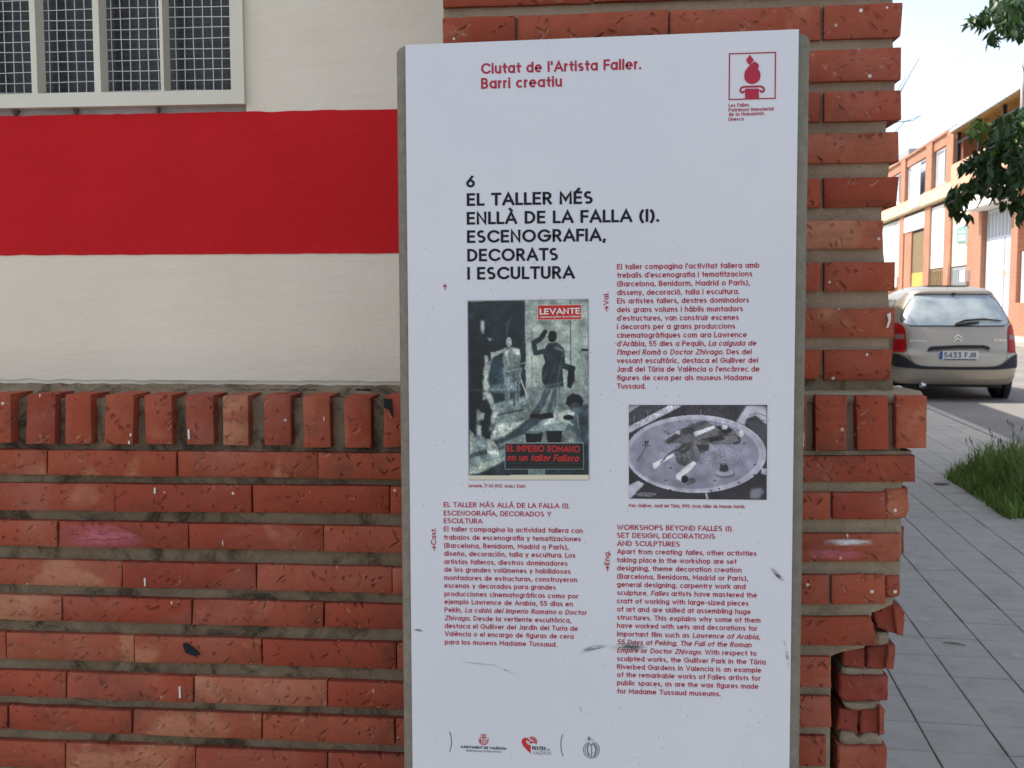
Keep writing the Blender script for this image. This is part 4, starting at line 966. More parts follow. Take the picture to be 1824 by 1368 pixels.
pt.line([(560, 640), (690, 610)], 10, (.35, .40, .40), 1); pt.line([(640, 380), (690, 400)], 14, (.42, .46, .45), 2)
# crouching worker, dark hair
pt.poly([(868, 760), (810, 770), (745, 870), (690, 960), (690, 1030), (868, 1030)], (.31, .36, .37), 2); pt.poly([(712, 760), (722, 712), (760, 688), (808, 698), (832, 735), (822, 775), (780, 770), (745, 778)], VD, 1); pt.ell(775, 780, 40, 32, (.26, .30, .31), 2); pt.poly([(800, 830), (868, 760), (868, 960), (820, 1010)], (.24, .29, .30), 3); pt.ell(730, 850, 36, 18, VD, 1); pt.line([(680, 720), (628, 950)], 9, (.55, .57, .53), 1)
# big foreground figure at left
pt.poly([(58, 180), (150, 160), (180, 230), (220, 330), (200, 460), (160, 540), (190, 660), (240, 800), (230, 900), (190, 1010), (60, 900)], (.12, .16, .18), 3)
pt.ell(150, 235, 16, 50, (.40, .45, .45), 3); pt.line([(175, 440), (180, 560), (160, 620), (200, 720)], 26, (.60, .62, .57), 3); pt.line([(165, 640), (240, 820), (205, 930)], 22, (.55, .57, .53), 4); pt.line([(120, 800), (120, 990)], 30, (.42, .46, .45), 3); pt.poly([(175, 990), (225, 1010), (260, 1070), (240, 1100), (180, 1090)], (.64, .66, .6), 1); pt.poly([(60, 930), (90, 960), (110, 1075), (60, 1100)], (.60, .62, .57), 1)
# buckets
pt.poly([(435, 945), (560, 950), (545, 1015), (445, 1020)], VD, 1); pt.ell(497, 948, 62, 10, (.40, .44, .43), 0); pt.poly([(580, 940), (690, 940), (680, 1020), (590, 1020)], VD, 1)
pt.poly([(455, 1200), (570, 1200), (570, 1242), (455, 1242)], (.42, .46, .44), 1); pt.poly([(835, 1100), (868, 1080), (868, 1242), (800, 1242)], (.20, .24, .25), 2); pt.ell(855, 610, 20, 26, (.45, .48, .46), 1); pt.line([(825, 398), (862, 398)], 16, VD)
HL = (.80, .80, .72)
for q in ([(160, 500), (185, 540), (170, 580), (150, 560)], [(145, 590), (190, 600), (200, 650), (160, 655)], [(150, 670), (215, 690), (235, 790), (215, 800), (180, 720), (150, 730)], [(215, 800), (245, 815), (225, 900), (200, 880)], [(110, 800), (160, 820), (155, 870), (115, 860)], [(105, 900), (140, 900), (135, 985), (115, 960)], [(140, 190), (165, 200), (160, 285), (145, 270)], [(180, 305), (218, 320), (200, 330)]): pt.poly(q, HL, 2, .75)
for k in range(7): pt.line([(150+k*11, 660+k*3), (165+k*10, 740+k*8)], 3, (.16, .2, .22), 0, .8)
for q in ([(205, 405), (285, 400), (250, 430), (205, 440)], [(345, 375), (400, 385), (408, 430), (370, 420)], [(300, 400), (330, 395), (325, 470), (305, 450)]): pt.poly(q, HL, 1, .7)
for k in range(6): pt.line([(290+k*20, 530), (330+k*14, 560+k*8)], 3, (.25, .3, .3), 0, .8)
for k in range(4): pt.line([(310+k*26, 600), (316+k*24, 740)], 4, (.24, .29, .3), 0, .7)
pt.line([(650, 365), (690, 395), (705, 450)], 5, (.55, .58, .54), 1, .8); pt.line([(600, 500), (560, 590)], 4, (.38, .42, .42), 0, .8); pt.line([(640, 500), (600, 620)], 4, (.38, .42, .42), 0, .8); pt.line([(690, 420), (660, 600)], 5, (.34, .38, .39), 1)
pt.line([(545, 830), (600, 700)], 6, (.55, .58, .55), 1, .8); pt.line([(660, 660), (625, 790)], 6, (.62, .64, .6), 1, .8)
pt.poly([(690, 950), (740, 930), (780, 960), (770, 1020), (700, 1020)], (.50, .52, .48), 2); pt.line([(790, 830), (800, 930)], 4, HL, 0, .6); pt.poly([(755, 790), (800, 780), (810, 810), (775, 815)], (.34, .38, .38), 1); pt.line([(715, 870), (760, 900)], 10, (.62, .64, .6), 1)
pt.poly([(50, 60), (130, 60), (100, 160), (50, 200)], (.17, .23, .25), 4); pt.line([(50, 660), (868, 655)], 5, (.7, .72, .68), 1, .35)
for k in range(5): pt.ell(185+k*16, 1080+3*k, 6, 12, HL, 0, .8)
pt.mottle(None, .03, 1); pt.mottle(None, .05, 3); pt.mottle([(50, 300), (450, 300), (450, 1240), (50, 1240)], .07, 2)
pt.smooth(); pt.mottle(None, .10, 9)
pt.poly([(300, 1022), (830, 1022), (830, 1200), (300, 1200)], (.12, .15, .16)); 
for a, b in (((300, 1022), (830, 1022)), ((830, 1022), (830, 1200)), ((830, 1200), (300, 1200)), ((300, 1200), (300, 1022))): pt.line([a, b], 6, (.52, .55, .52))
for yy in (1158, 1172, 1186): pt.line([(330, yy), (805, yy)], 3, (.26, .30, .31), 0, .8)
pt.poly([(528, 97), (820, 97), (820, 194), (528, 194)], (.72, .14, .13)); 
for a, b in (((528, 97), (820, 97)), ((820, 97), (820, 194)), ((820, 194), (528, 194)), ((528, 194), (528, 97))): pt.line([a, b], 4, (.85, .72, .66), 0, .8)
pt.poly([(50, 1242), (868, 1240), (868, 1275), (50, 1275)], PAPER)
pt.poly([(50, 58), (868, 50), (868, 62), (50, 66)], (.58, .57, .5), 0, .8); pt.poly([(50, 58), (56, 58), (58, 1242), (50, 1242)], (.45, .47, .45), 0, .7); pt.poly([(862, 58), (868, 58), (868, 1242), (862, 1242)], (.55, .56, .5), 0, .7)
pt.img = np.clip((pt.img-.42)*1.18+.40, 0, 1)*np.array([.95, .97, 1.0])
me = pt.mesh('magazine_cover', [(833, 535.5), (1048, 532.5), (1049.5, 855), (835, 855)], YS, .0008)
cov = link('magazine_cover', me, M['picture'], sgn); cov.matrix_parent_inverse = SINV
zc = lambda x, y: (820+x/3.8, 520+y/3.8)
def cpart(mb, name, mat): return mb.build(name, mat, cov)
mb = MB(); a = zc(538, 153); b = zc(810, 148); textline(mb, "LEVANTE", *a, *b, 10.6, .17, Y=YS-.0008)
a = zc(538, 176); b = zc(812, 171); textline(mb, "*Suplemento gráfico de los Domingos*", *a, *b, 3.4, .15, Y=YS-.0008)
cpart(mb, 'masthead_text', M['ink_white'])
mb = MB(); a = zc(316, 1080); b = zc(808, 1086); textline(mb, "EL IMPERIO ROMANO", *a, *b, 12, .165, Y=YS-.0008); a = zc(312, 1142); b = zc(800, 1148); textline(mb, "*en un taller Fallero*", *a, *b, 12, .165, Y=YS-.0008)
cpart(mb, 'cover_title_text', M['ink_scarlet'])

# park picture (a plain round plaza with a generic mass of folds)
pk = Paint(240, 166, 122, 68, 1622, 1098, (.22, .22, .24))
pk.poly([(122, 68), (560, 68), (122, 280)], (.30, .30, .32), 1); pk.poly([(560, 72), (720, 68), (122, 375), (122, 300)], (.70, .70, .73), 1); pk.poly([(122, 68), (240, 72), (122, 150)], (.62, .62, .66), 1)
pk.poly([(720, 68), (1400, 68), (1420, 180), (1330, 240), (1100, 190), (800, 175)], (.25, .25, .27), 3); pk.mottle([(122, 68), (1622, 68), (1622, 300), (122, 300)], .25, 1)
pk.poly([(1400, 75), (1622, 80), (1622, 290), (1500, 180), (1400, 220), (1380, 290), (1290, 250)], (.70, .70, .73), 2); pk.poly([(1390, 245), (1500, 230), (1622, 300), (1622, 560), (1560, 470), (1480, 360)], (.30, .30, .32), 2); pk.line([(1430, 180), (1500, 155), (1622, 190)], 6, (.3, .3, .32), 0); pk.line([(1510, 235), (1622, 240)], 5, (.3, .3, .3), 0)
pk.poly([(122, 950), (220, 900), (290, 935), (140, 1098), (122, 1098)], (.66, .66, .70), 1); pk.poly([(122, 850), (200, 890), (122, 950)], (.20, .20, .22), 1); pk.poly([(1560, 750), (1622, 760), (1622, 830), (1560, 810)], (.68, .68, .7), 1)
pk.ell(850, 602, 765, 425, (.72, .72, .76), 1); pk.ell(850, 602, 752, 412, (.66, .66, .70), 1); pk.ell(830, 605, 705, 378, (.53, .53, .58), 1); pk.ell(780, 560, 560, 260, (.56, .56, .61), 12, .6); pk.line([(120, 690), (122, 500), (260, 350)], 40, (.60, .6, .64), 3, .6)
GR = (.40, .40, .41); GD = (.24, .24, .25); GL = (.83, .83, .84)
pk.poly([(500, 490), (600, 420), (710, 340), (860, 280), (960, 230), (1010, 270), (1100, 300), (1250, 330), (1340, 430), (1300, 495), (1200, 500), (990, 490), (1000, 560), (900, 600), (890, 690), (830, 690), (740, 730), (650, 700), (620, 600), (700, 480), (620, 490)], GR, 1)
for q, c in (([(520, 460), (690, 350), (700, 400), (560, 500)], GD), ([(690, 330), (850, 285), (830, 370), (720, 400)], GD), ([(900, 440), (1100, 400), (1090, 350), (1250, 350), (1190, 400), (1020, 470)], GD), ([(1070, 300), (1180, 290), (1260, 340), (1170, 385)], (.12, .12, .13)), ([(640, 560), (720, 480), (800, 540), (720, 610)], GD), ([(860, 500), (1000, 500), (990, 560), (900, 600)], GD), ([(640, 640), (800, 640), (740, 735), (660, 710)], (.33, .33, .34))): pk.poly(q, c, 1, .85)
pk.poly([(825, 365), (1050, 290), (1060, 320), (850, 410)], GL, 0); pk.poly([(380, 710), (600, 600), (630, 625), (480, 700), (410, 768), (385, 750)], GL, 0); pk.poly([(740, 740), (830, 680), (860, 700), (810, 770), (700, 850), (695, 905), (640, 870), (640, 830)], GL, 0)
pk.ell(1165, 310, 34, 26, (.7, .7, .7), 0); pk.ell(1345, 380, 26, 36, (.78, .78, .78), 1); pk.ell(660, 370, 24, 20, GL, 0); pk.ell(1290, 450, 50, 45, GD, 2); pk.line([(640, 560), (560, 600), (470, 700)], 10, (.1, .1, .1), 0); pk.line([(900, 430), (700, 560)], 8, (.62, .62, .64), 0, .5)
pk.ell(735, 880, 40, 42, (.14, .14, .15), 0); pk.ell(810, 895, 42, 36, (.36, .36, .38), 0); pk.line([(215, 685), (320, 510)], 7, (.18, .18, .2)); pk.line([(275, 510), (360, 512)], 10, (.15, .15, .16)); pk.line([(300, 495), (305, 465)], 14, (.12, .12, .12)); pk.line([(325, 495), (330, 465)], 14, (.12, .12, .12))
pk.ell(1170, 815, 112, 52, (.40, .40, .44), 1); pk.ell(1165, 800, 100, 40, (.60, .60, .64), 1); pk.poly([(1110, 785), (1120, 705), (1190, 700), (1212, 780), (1165, 800)], (.24, .24, .25), 0); pk.ell(1157, 707, 36, 12, (.42, .42, .44), 0)
for x, y in ((520, 362), (552, 380), (580, 755), (525, 897), (1060, 897), (1375, 485), (1495, 715), (1490, 825), (1325, 915), (575, 998), (1020, 1000), (1110, 982), (770, 935)): pk.ell(x, y, 14, 7, (.14, .14, .15))
for x, y0, y1 in ((905, 115, 180), (495, 150, 210), (330, 130, 180), (180, 190, 245), (1500, 290, 380), (318, 840, 920), (528, 900, 970), (1062, 900, 960)): pk.line([(x, y0), (x, y1)], 5, (.72, .72, .74), 0, .8)
pk.poly([(955, 1020), (975, 1020), (995, 1098), (970, 1098)], (.65, .65, .68)); pk.ell(310, 1050, 110, 26, (.45, .45, .47), 1); pk.mottle([(200, 1020), (430, 1020), (430, 1090), (200, 1090)], .3, 1); pk.poly([(1450, 980), (1560, 965), (1600, 1010), (1540, 1090), (1440, 1080)], (.45, .45, .48), 2)
for q, c in (([(700, 480), (820, 470), (800, 540), (730, 530)], (.30, .30, .31)), ([(850, 480), (900, 600), (880, 690), (850, 620), (820, 520)], (.50, .50, .51)), ([(760, 290), (960, 232), (1000, 262), (830, 330)], (.33, .33, .34)), ([(1150, 420), (1300, 400), (1320, 460), (1210, 490), (1100, 480)], (.46, .46, .47)), ([(990, 420), (1120, 405), (1180, 440), (1010, 470)], (.20, .20, .21))): pk.poly(q, c, 1, .9)
for k in range(6): pk.line([(660+k*30, 590+k*4), (680+k*26, 680-k*3)], 5, (.2, .2, .21) if k % 2 else (.55, .55, .56), 1, .7)
pk.line([(840, 470), (910, 490)], 6, (.75, .75, .76), 0, .8); pk.line([(1000, 480), (1130, 420), (1160, 440)], 5, (.15, .15, .15), 0, .8); pk.line([(520, 455), (690, 355)], 5, (.1, .1, .1), 0, .9); pk.line([(690, 460), (640, 550), (560, 600)], 5, (.12, .12, .12), 0, .9)
pk.ell(950, 600, 120, 22, (.44, .44, .48), 4, .7); pk.mottle([(480, 230), (1360, 230), (1360, 740), (480, 740)], .13, 1); pk.mottle(None, .02, 1)
pk.img = np.clip((pk.img-.45)*1.15+.45, 0, 1)*np.array([1., .985, .98]); pk.smooth(); pk.mottle(None, .06, 8)
me = pk.mesh('park_photograph', [(1120.2, 721.3), (1366.5, 721.2), (1365.3, 890.2), (1120.3, 888)], YS, .0008)
ph = link('park_photograph', me, M['picture'], sgn); ph.matrix_parent_inverse = SINV
#PART2

# ------------------------------------------------------------------ far building across the street
PF = 12.5
fb = empty('workshop_building', street(PF, 45), 0); FINV = Matrix.Translation(-street(PF, 45))
tag(fb, 'long orange brick workshop across the street with white panels and metal doors', 'building')
def fpart(mb, name, mat, parent=None):
    o = mb.build(name, mat, parent or fb)
    if parent is None: o.matrix_parent_inverse = FINV
    return o
def brickwall(name, c1, c2, mc):
    t = NT(name); g = t.n('ShaderNodeNewGeometry').outputs['Position']
    mp_ = t.n('ShaderNodeMapping'); mp_.vector_type = 'POINT'; mp_.inputs['Rotation'].default_value = (0, 0, R(90)+STREET); t.l(g, mp_.inputs[0])
    sx = t.n('ShaderNodeSeparateXYZ'); t.l(mp_.outputs[0], sx.inputs[0]); cx = t.n('ShaderNodeCombineXYZ'); t.l(sx.outputs[0], cx.inputs[0]); t.l(sx.outputs[2], cx.inputs[1])
    b = t.n('ShaderNodeTexBrick'); b.inputs['Scale'].default_value = 1; b.inputs['Brick Width'].default_value = .25; b.inputs['Row Height'].default_value = .065; b.inputs['Mortar Size'].default_value = .008
    b.inputs['Color1'].default_value = (*c1, 1); b.inputs['Color2'].default_value = (*c2, 1); b.inputs['Mortar'].default_value = (*mc, 1); t.l(cx.outputs[0], b.inputs['Vector'])
    c = t.mix(t.ramp(t.noise(g, .6, 4), [(.4, 0), (.7, .35)]), b.outputs['Color'], tuple(v*.7 for v in c1))
    return t.done(c, .85, t.bump(b.outputs['Fac'], -.3, .01), .2)
M['fbrick'] = brickwall('orange_facade_brick', (.37, .15, .085), (.44, .19, .11), (.44, .32, .24))
M['fwhite'] = plain('white_render', (.74, .73, .69), .8, 0, .06, 1.5); M['fcream'] = plain('cream_render', (.70, .63, .46), .8, 0, .08, 1.5)
M['fsalmon'] = plain('salmon_render', (.60, .36, .24), .8, 0, .06, 1.5); M['fbeige'] = plain('beige_cornice', (.60, .49, .33), .8, 0, .15, 2)
M['fbrown'] = plain('brown_metal_door', (.20, .135, .06), .6, 0, .1, 3); M['fyellow'] = plain('yellow_metal_door', (.46, .36, .07), .6, 0, .08, 3)
M['fgrey'] = plain('grey_shutter', (.30, .32, .33), .6, 0, .1, 3); M['fdoor'] = plain('pale_blue_metal_door', (.52, .56, .64), .55, 0, .04, 2)
M['frame_w'] = plain('white_window_frame', (.70, .71, .72), .5); M['ochre'] = plain('ochre_awning_underside', (.50, .31, .11), .7, 0, .15, 3)
M['teal'] = plain('faded_teal_board', (.20, .36, .34), .6, 0, .2, 6); M['steel'] = plain('dull_steel', (.42, .43, .44), .45, .3, .1, 6)
t = NT('far_window_glass'); M['fglass'] = t.done((.10, .12, .14), .12, None, .6)
M['curtain'] = plain('pale_curtain', (.50, .53, .58), .7, 0, .1, 4)
def fz(x, y): return (1560+x/3.6, 150+y/3.6)          # px of the enlarged crop
def FP(x, y): # (q, z) on the facade plane
    X_ = at_p(x, y, PF); return X_.dot(D), X_.z
def fbox(mb, q0, q1, z0, z1, p0, p1, mi=0):
    mb.obox(street(p0, q0, z0), E*(p1-p0), D*(q1-q0), (0, 0, z1-z0), mi)
def q_of(x): return FP(1560+x/3.6, 400)[0]
def z_of(x, y): return FP(*fz(x, y))[1]
ztop = z_of(400, 355); zc0 = z_of(250, 812); zc1 = z_of(250, 735)
qn = FP(1905, 400)[0]; qf = q_of(40)+40; qt = q_of(507)
# shell: set back behind the panels
mb = MB(); fbox(mb, qt, qf, -.1, ztop, PF+.25, PF+9); fbox(mb, qn-12, qt, -.1, z_of(560, 470), PF+.25, PF+9); fpart(mb, 'wall', M['fbrick'])
mb = MB(); fbox(mb, qt, qf, z_of(330, 462), ztop, PF-.02, PF+.25); fpart(mb, 'parapet_wall', M['fbrick'])
mb = MB(); fbox(mb, qt-.1, qf, ztop, ztop+.12, PF-.12, PF+.4); fpart(mb, 'coping', M['fbrick'])
def pillar(x0, x1, z0=0, z1=None, p=PF-.12):
    mb = MB(); a, b = sorted((q_of(x0), q_of(x1))); fbox(mb, a, b, z0, z1 or ztop-.02, p, PF+.3); fpart(mb, 'pillar', M['fbrick'])
zw1 = z_of(400, 425); zw0 = z_of(410, 650)
pillar(165, 193); pillar(325, 362); pillar(455, 498)
xq = 165
for k in range(7):
    q = q_of(165)+ (k+1)*7.2; mb = MB(); fbox(mb, q, q+.9, 0, ztop-.02, PF-.12, PF+.3); fpart(mb, 'pillar', M['fbrick'])
# spandrel under windows
mb = MB(); fbox(mb, qt, qf, zc1, zw0, PF-.03, PF+.25); fpart(mb, 'spandrel_wall', M['fbrick'])
mb = MB(); fbox(mb, q_of(498)-1, qf, zc0, zc1, PF-.16, PF+.25); fpart(mb, 'cornice', M['fbeige'])
mb = MB(); fbox(mb, q_of(498)-1, qf, zc0-.10, zc0+.02, PF-.24, PF+.2); fpart(mb, 'cornice_moulding', M['fbrown'])
def window(x0, x1, z0, z1, split=.5, open_=False):
    a, b = sorted((q_of(x0), q_of(x1))); f = MB(); t_ = .09
    for r in ((a, a+t_, z0, z1), (b-t_, b, z0, z1), (a, b, z0, z0+t_), (a, b, z1-t_, z1), (a+(b-a)*split-.05, a+(b-a)*split+.05, z0, z1)): fbox(f, *r, PF+.06, PF+.16)
    w_ = fpart(f, 'window', M['frame_w'])
    g = MB(); fbox(g, a, b, z0, z1, PF+.17, PF+.2); fpart(g, 'pane', M['fglass'], w_)
    c = MB(); fbox(c, lerp(a, b, split), b-.1, z0+.1, z1-.1, PF+.13, PF+.15); fpart(c, 'shutter', M['curtain'], w_)
    if not open_: c = MB(); fbox(c, a+.1, lerp(a, b, split)-.1, z0+.1, z1-.1, PF+.135, PF+.15); fpart(c, 'shutter', M['curtain'], w_)
    return w_
window(370, 455, zw0, zw1, .42, True); window(195, 325, zw0, zw1, .6); window(100, 165, zw0, zw1, .5, True)
for k in range(5):
    q = q_of(165)+k*7.2+8.4; f = MB(); fbox(f, q, q+4.5, zw0, zw1, PF+.06, PF+.2); fpart(f, 'window', M['curtain'])
# long pale sheet hanging out of the middle window
mb = MB(); a, b = sorted((q_of(243), q_of(300))); fbox(mb, a, b, z_of(270, 790), z_of(270, 520), PF-.19, PF-.165); fpart(mb, 'hanging_sheet', M['curtain'])
# ground floor bays (x0, x1, z0, z1, material)
def panel(x0, x1, z0, z1, mat, name, p0=PF-.02, p1=PF+.2):
    mb = MB(); a, b = sorted((q_of(x0), q_of(x1))); fbox(mb, a, b, z0, z1, p0, p1); return fpart(mb, name, M[mat])
zb = zc0-.1
panel(193, 328, z_of(260, 935), zb-.12, 'fwhite', 'white_panel', PF-.10)
panel(80, 164, z_of(120, 1240), zb-.12, 'fwhite', 'white_panel')
for k in range(6):
    q = q_of(165)+k*7.2+.9; mb = MB(); fbox(mb, q+.02, q+6.25, 2.2, zb-.1, PF-.02, PF+.2); fpart(mb, 'white_panel', M['fwhite'])
panel(362, 454, z_of(400, 1178), zb-.12, 'fwhite', 'white_panel')
panel(498, 616, z_of(550, 1163), z_of(550, 800), 'fcream', 'cream_panel')
panel(193, 325, -.05, z_of(260, 940), 'dark', 'door_recess', PF+.1, PF+.24)
panel(240, 322, z_of(280, 1205), z_of(280, 945), 'fbrown', 'door', PF+.02, PF+.09)
panel(240, 322, 0, z_of(280, 1205)-.01, 'fyellow', 'door', PF+.0, PF+.09)
panel(193, 238, -.05, z_of(210, 950), 'fbrick', 'door_reveal', PF-.05, PF+.24)
sh = panel(350, 454, 0, z_of(400, 1185), 'fbrown', 'shutter', PF-.0)
sg_ = panel(498, 610, 0, z_of(550, 1172), 'fgrey', 'shutter', PF-.0)
for par, x0, x1, zt_ in ((sh, 350, 454, z_of(400, 1185)), (sg_, 498, 610, z_of(550, 1172))):
    a, b = sorted((q_of(x0), q_of(x1))); n = 9
    for k in range(n):
        q = a+(b-a)*(k+.3)/n; mb = MB(); fbox(mb, q, q+(b-a)/n*.35, .02, zt_-.1, PF-.03, PF+.001); fpart(mb, 'rib', M['fbrown' if par is sh else 'fgrey'], par)
# faded arrow board, meter box
mb = MB(); ab = [fz(520, 920), fz(585, 905), fz(600, 950), fz(600, 985), fz(582, 1040), fz(575, 1012), fz(518, 1015)]
mb.prism([at_p(x, y, PF-.06) for x, y in ab], -E*.02); ar = fpart(mb, 'arrow_board', M['teal'])
mb = MB()
for y in (945, 972, 992): mb.prism([at_p(*fz(x_, y_), PF-.085) for x_, y_ in ((532, y), (572, y-4), (572, y+6), (532, y+9))], -E*.004)
fpart(mb, 'arrow_lettering', M['fwhite'], ar)
panel(612, 643, z_of(628, 1265), z_of(628, 1190), 'frame_w', 'meter_box', PF-.4, PF-.2)
# thick brick pier and tall metal door under a canopy
pillar(620, 712, 0, z_of(660, 815), PF-.2)
qa, qb = sorted((q_of(716), q_of(898)))
dz = z_of(800, 790); d_ = panel(716, 898, .02, dz, 'fdoor', 'door', PF+.0, PF+.1)
nbar = 8
for k in range(nbar):
    q = qa+(qb-qa)*(k+.12)/nbar; mb = MB(); fbox(mb, q, q+(qb-qa)/nbar*.62, z_of(800, 972), dz-.12, PF-.012, PF+.001); fpart(mb, 'pane', M['fgrey'], d_)
mb = MB(); fbox(mb, lerp(qa, qb, .33), lerp(qa, qb, .33)+.04, .05, z_of(800, 985), PF-.02, PF+.001); fpart(mb, 'door_seam', M['fgrey'], d_)
mb = MB(); q = lerp(qa, qb, .26); fbox(mb, q, q+.5, z_of(850, 1225), z_of(850, 1190), PF-.015, PF+.001); fpart(mb, 'notice', M['fsalmon'], d_)
mb = MB(); fbox(mb, qa-.3, q_of(690), dz+.02, z_of(800, 745), PF-.9, PF+.2); fpart(mb, 'canopy', M['fwhite'])
mb = MB(); fbox(mb, qn-12, q_of(500), z_of(800, 745)+.01, z_of(580, 640), PF-.03, PF+.25); fpart(mb, 'lintel_wall', M['fcream'])
pillar(905, 950, 0, z_of(930, 640), PF-.2)
mb = MB(); fbox(mb, qn-12, qt, z_of(600, 640), z_of(600, 480), PF-.25, PF-.04); fpart(mb, 'terrace_wall', M['fsalmon'])
panel(955, 1060, .9, 3.2, 'frame_w', 'panel', PF-.05)
mb = MB(); fbox(mb, qn-12, q_of(940), -.05, z_of(960, 1400), PF-.30, PF+.2); fpart(mb, 'plinth_wall', M['fbrick'])
# terrace: dark room, posts, roof sheet with ochre underside
zt0 = z_of(600, 480); z_e = z_of(560, 290)
mb = MB(); fbox(mb, qn-12, qt-.1, zt0, z_e-.05, PF+1.6, PF+2); fpart(mb, 'terrace_back_wall', M['fbrown'])
for k in range(8):
    q = qt-.3-k*3.4; mb = MB(); fbox(mb, q-.14, q, zt0, z_e-.05, PF-.1, PF+.04); fpart(mb, 'terrace_post', M['dark'])
mb = MB(); fbox(mb, qn-12, qt, z_e-.55, z_e-.46, PF-.08, PF+.0); fpart(mb, 'terrace_rail', M['dark'])
mb = MB(); mb.prism([street(PF-.35, qt+.1, z_e), street(PF+3.0, qt+.1, z_e+.15), street(PF+3.0, qt+.1, z_e+.25), street(PF-.35, qt+.1, z_e+.16)], D*(-(qt-qn+12.3))); rf = fpart(mb, 'terrace_roof', M['steel'])
mb = MB()
for k in range(60):
    q = qt+.2-k*.5; mb.prism([street(PF-.25, q, z_e-.03), street(PF+2.9, q, z_e+.11), street(PF+2.9, q, z_e+.14), street(PF-.25, q, z_e+.0)], D*-.36)
u_ = fpart(mb, 'roof_underside', M['ochre'], rf); u_['kind'] = 'stuff'
# mast above the terrace roof
mb = MB(); b_ = at_p(1822, 190, PF-.4); tp = at_p(1822.5, 62, PF-.4); mb.tube([b_-Vector((0, 0, 1.2)), tp], [.07, .05], 8)
mast = mb.build('roof_mast', M['frame_w']); tag(mast, 'thin white mast standing on the edge of the terrace roof', 'mast')
# low grey roof far behind
mb = MB(); P = at_p(1600, 270, 30); q = P.dot(D); P2 = at_p(1619, 270, 30); fbox(mb, P2.dot(D), q+14, -.1, P.z-.6, 30, 36); fgh = mb.build('distant_shed', M['fgrey']); tag(fgh, 'low grey flat roofed block far behind the orange workshop', 'building')

# ------------------------------------------------------------------ parked car
CQ, CP = 15.2, 3.81                  # rear face centre along the street
car = empty('parked_car', street(CP, CQ, -.02), -STREET)
car.scale = (.96, 1, 1)
tag(car, 'beige silver hatchback people carrier parked at the kerb, seen from behind', 'car')
t = NT('champagne_paint'); fl = t.noise(t.pos(), 900, 2); t.b.inputs['Coat Weight'].default_value = .6; t.b.inputs['Coat Roughness'].default_value = .06
M['paint'] = t.done(t.mix(fl, (.36, .305, .24), (.42, .36, .29)), .38, None, .5, .45)
M['rubber'] = plain('black_rubber', (.018, .018, .02), .7, 0, .1, 9); M['trim'] = plain('dark_plastic', (.012, .015, .019), .75, 0, .1, 9)
M['chrome'] = plain('chrome', (.62, .64, .66), .15, 1, .02, 9); M['alloy'] = plain('wheel_rim', (.4, .4, .41), .35, .8, .05, 9)
t = NT('car_glass'); M['cglass'] = t.done(t.mix(t.ramp(t.noise(t.pos('o'), 2.6, 4), [(.35, 0), (.65, 1)]), (.16, .21, .22), (.42, .46, .44)), .04, None, 1.0); t.b.inputs['Coat Weight'].default_value = 1; t.b.inputs['Coat Roughness'].default_value = .03; t.b.inputs['IOR'].default_value = 1.9  # pale patches put reflected and see-through brightness into the glass colour
t = NT('red_lens'); M['lens'] = t.done((.36, .006, .010), .3, None, .25); t = NT('clear_lens'); M['lensw'] = t.done((.26, .14, .13), .2, None, .4)
M['plate_w'] = flat('plate_white', (.70, .70, .68), .35); M['plate_b'] = flat('plate_blue', (.02, .10, .34), .35)
# slices: z -> half width, rear s, front s
prof = [(.235, .80, .06, 4.15), (.27, .835, .02, 4.22), (.34, .855, -.02, 4.26), (.45, .868, -.035, 4.27), (.56, .872, -.03, 4.26), (.66, .873, -.015, 4.24), (.70, .872, .03, 4.20), (.80, .868, .05, 4.08), (.92, .858, .075, 3.72), (1.02, .842, .10, 3.36), (1.06, .832, .115, 3.24), (1.16, .795, .17, 3.02), (1.28, .745, .25, 2.78), (1.40, .690, .335, 2.50), (1.48, .645, .40, 2.26), (1.53, .605, .40, 2.05), (1.575, .54, .52, 1.82), (1.605, .44, .72, 1.62), (1.62, .25, .98, 1.42)]
def pr(z):
    zs = [a[0] for a in prof]; z = min(max(z, zs[0]), zs[-1])
    return [float(np.interp(z, zs, [a[k] for a in prof])) for k in (1, 2, 3)]
EXP = 4.6
def rear_s(y, z, n=EXP):
    w_, s0, s1 = pr(z); L_ = .55; v = min(1, abs(y)/w_); return s0+L_*(1-(1-v**n)**(1/n))
def ring(z, N=72):
    w_, s0, s1 = pr(z); c = (s0+s1)/2; h = (s1-s0)/2; pts = []
    # rear and front rounded ends of length .55
    K = 18
    half = []
    for i in range(K+1):
        a = math.pi/2*i/K; v = math.sin(a)**(2/EXP) if i else 0; half.append((w_*v, s0+.55*(1-math.cos(a)**(2/EXP))))
    for y, s in half: pts.append((y, s))
    for k in range(1, 10): pts.append((w_, lerp(s0+.55, s1-.7, k/10)))
    for i in range(K, -1, -1):
        a = math.pi/2*i/K; v = math.sin(a)**(2/3.) if i else 0; pts.append((w_*v, s1-.7*(1-math.cos(a)**(2/3.))))
    m_ = [(-y, s) for y, s in pts[-2:0:-1]]
    return [(y, s, z) for y, s in pts+m_]
mb = MB(); zs = sorted(set([a[0] for a in prof]+[.5, .62, .75, .86, .97, 1.11, 1.22, 1.34, 1.44, 1.505, 1.55, 1.59, 1.613])); rs = [ring(z) for z in zs]; n = len(rs[0]); vs = [p for r_ in rs for p in r_]
fs = [(j*n+i, j*n+(i+1) % n, (j+1)*n+(i+1) % n, (j+1)*n+i) for j in range(len(rs)-1) for i in range(n)]
mb.add(vs, fs, 0, True); mb.add(rs[-1], [tuple(range(n))], 0, True); mb.add(rs[0], [tuple(reversed(range(n)))], 0)
body_ = mb.build('body', M['paint'], car)
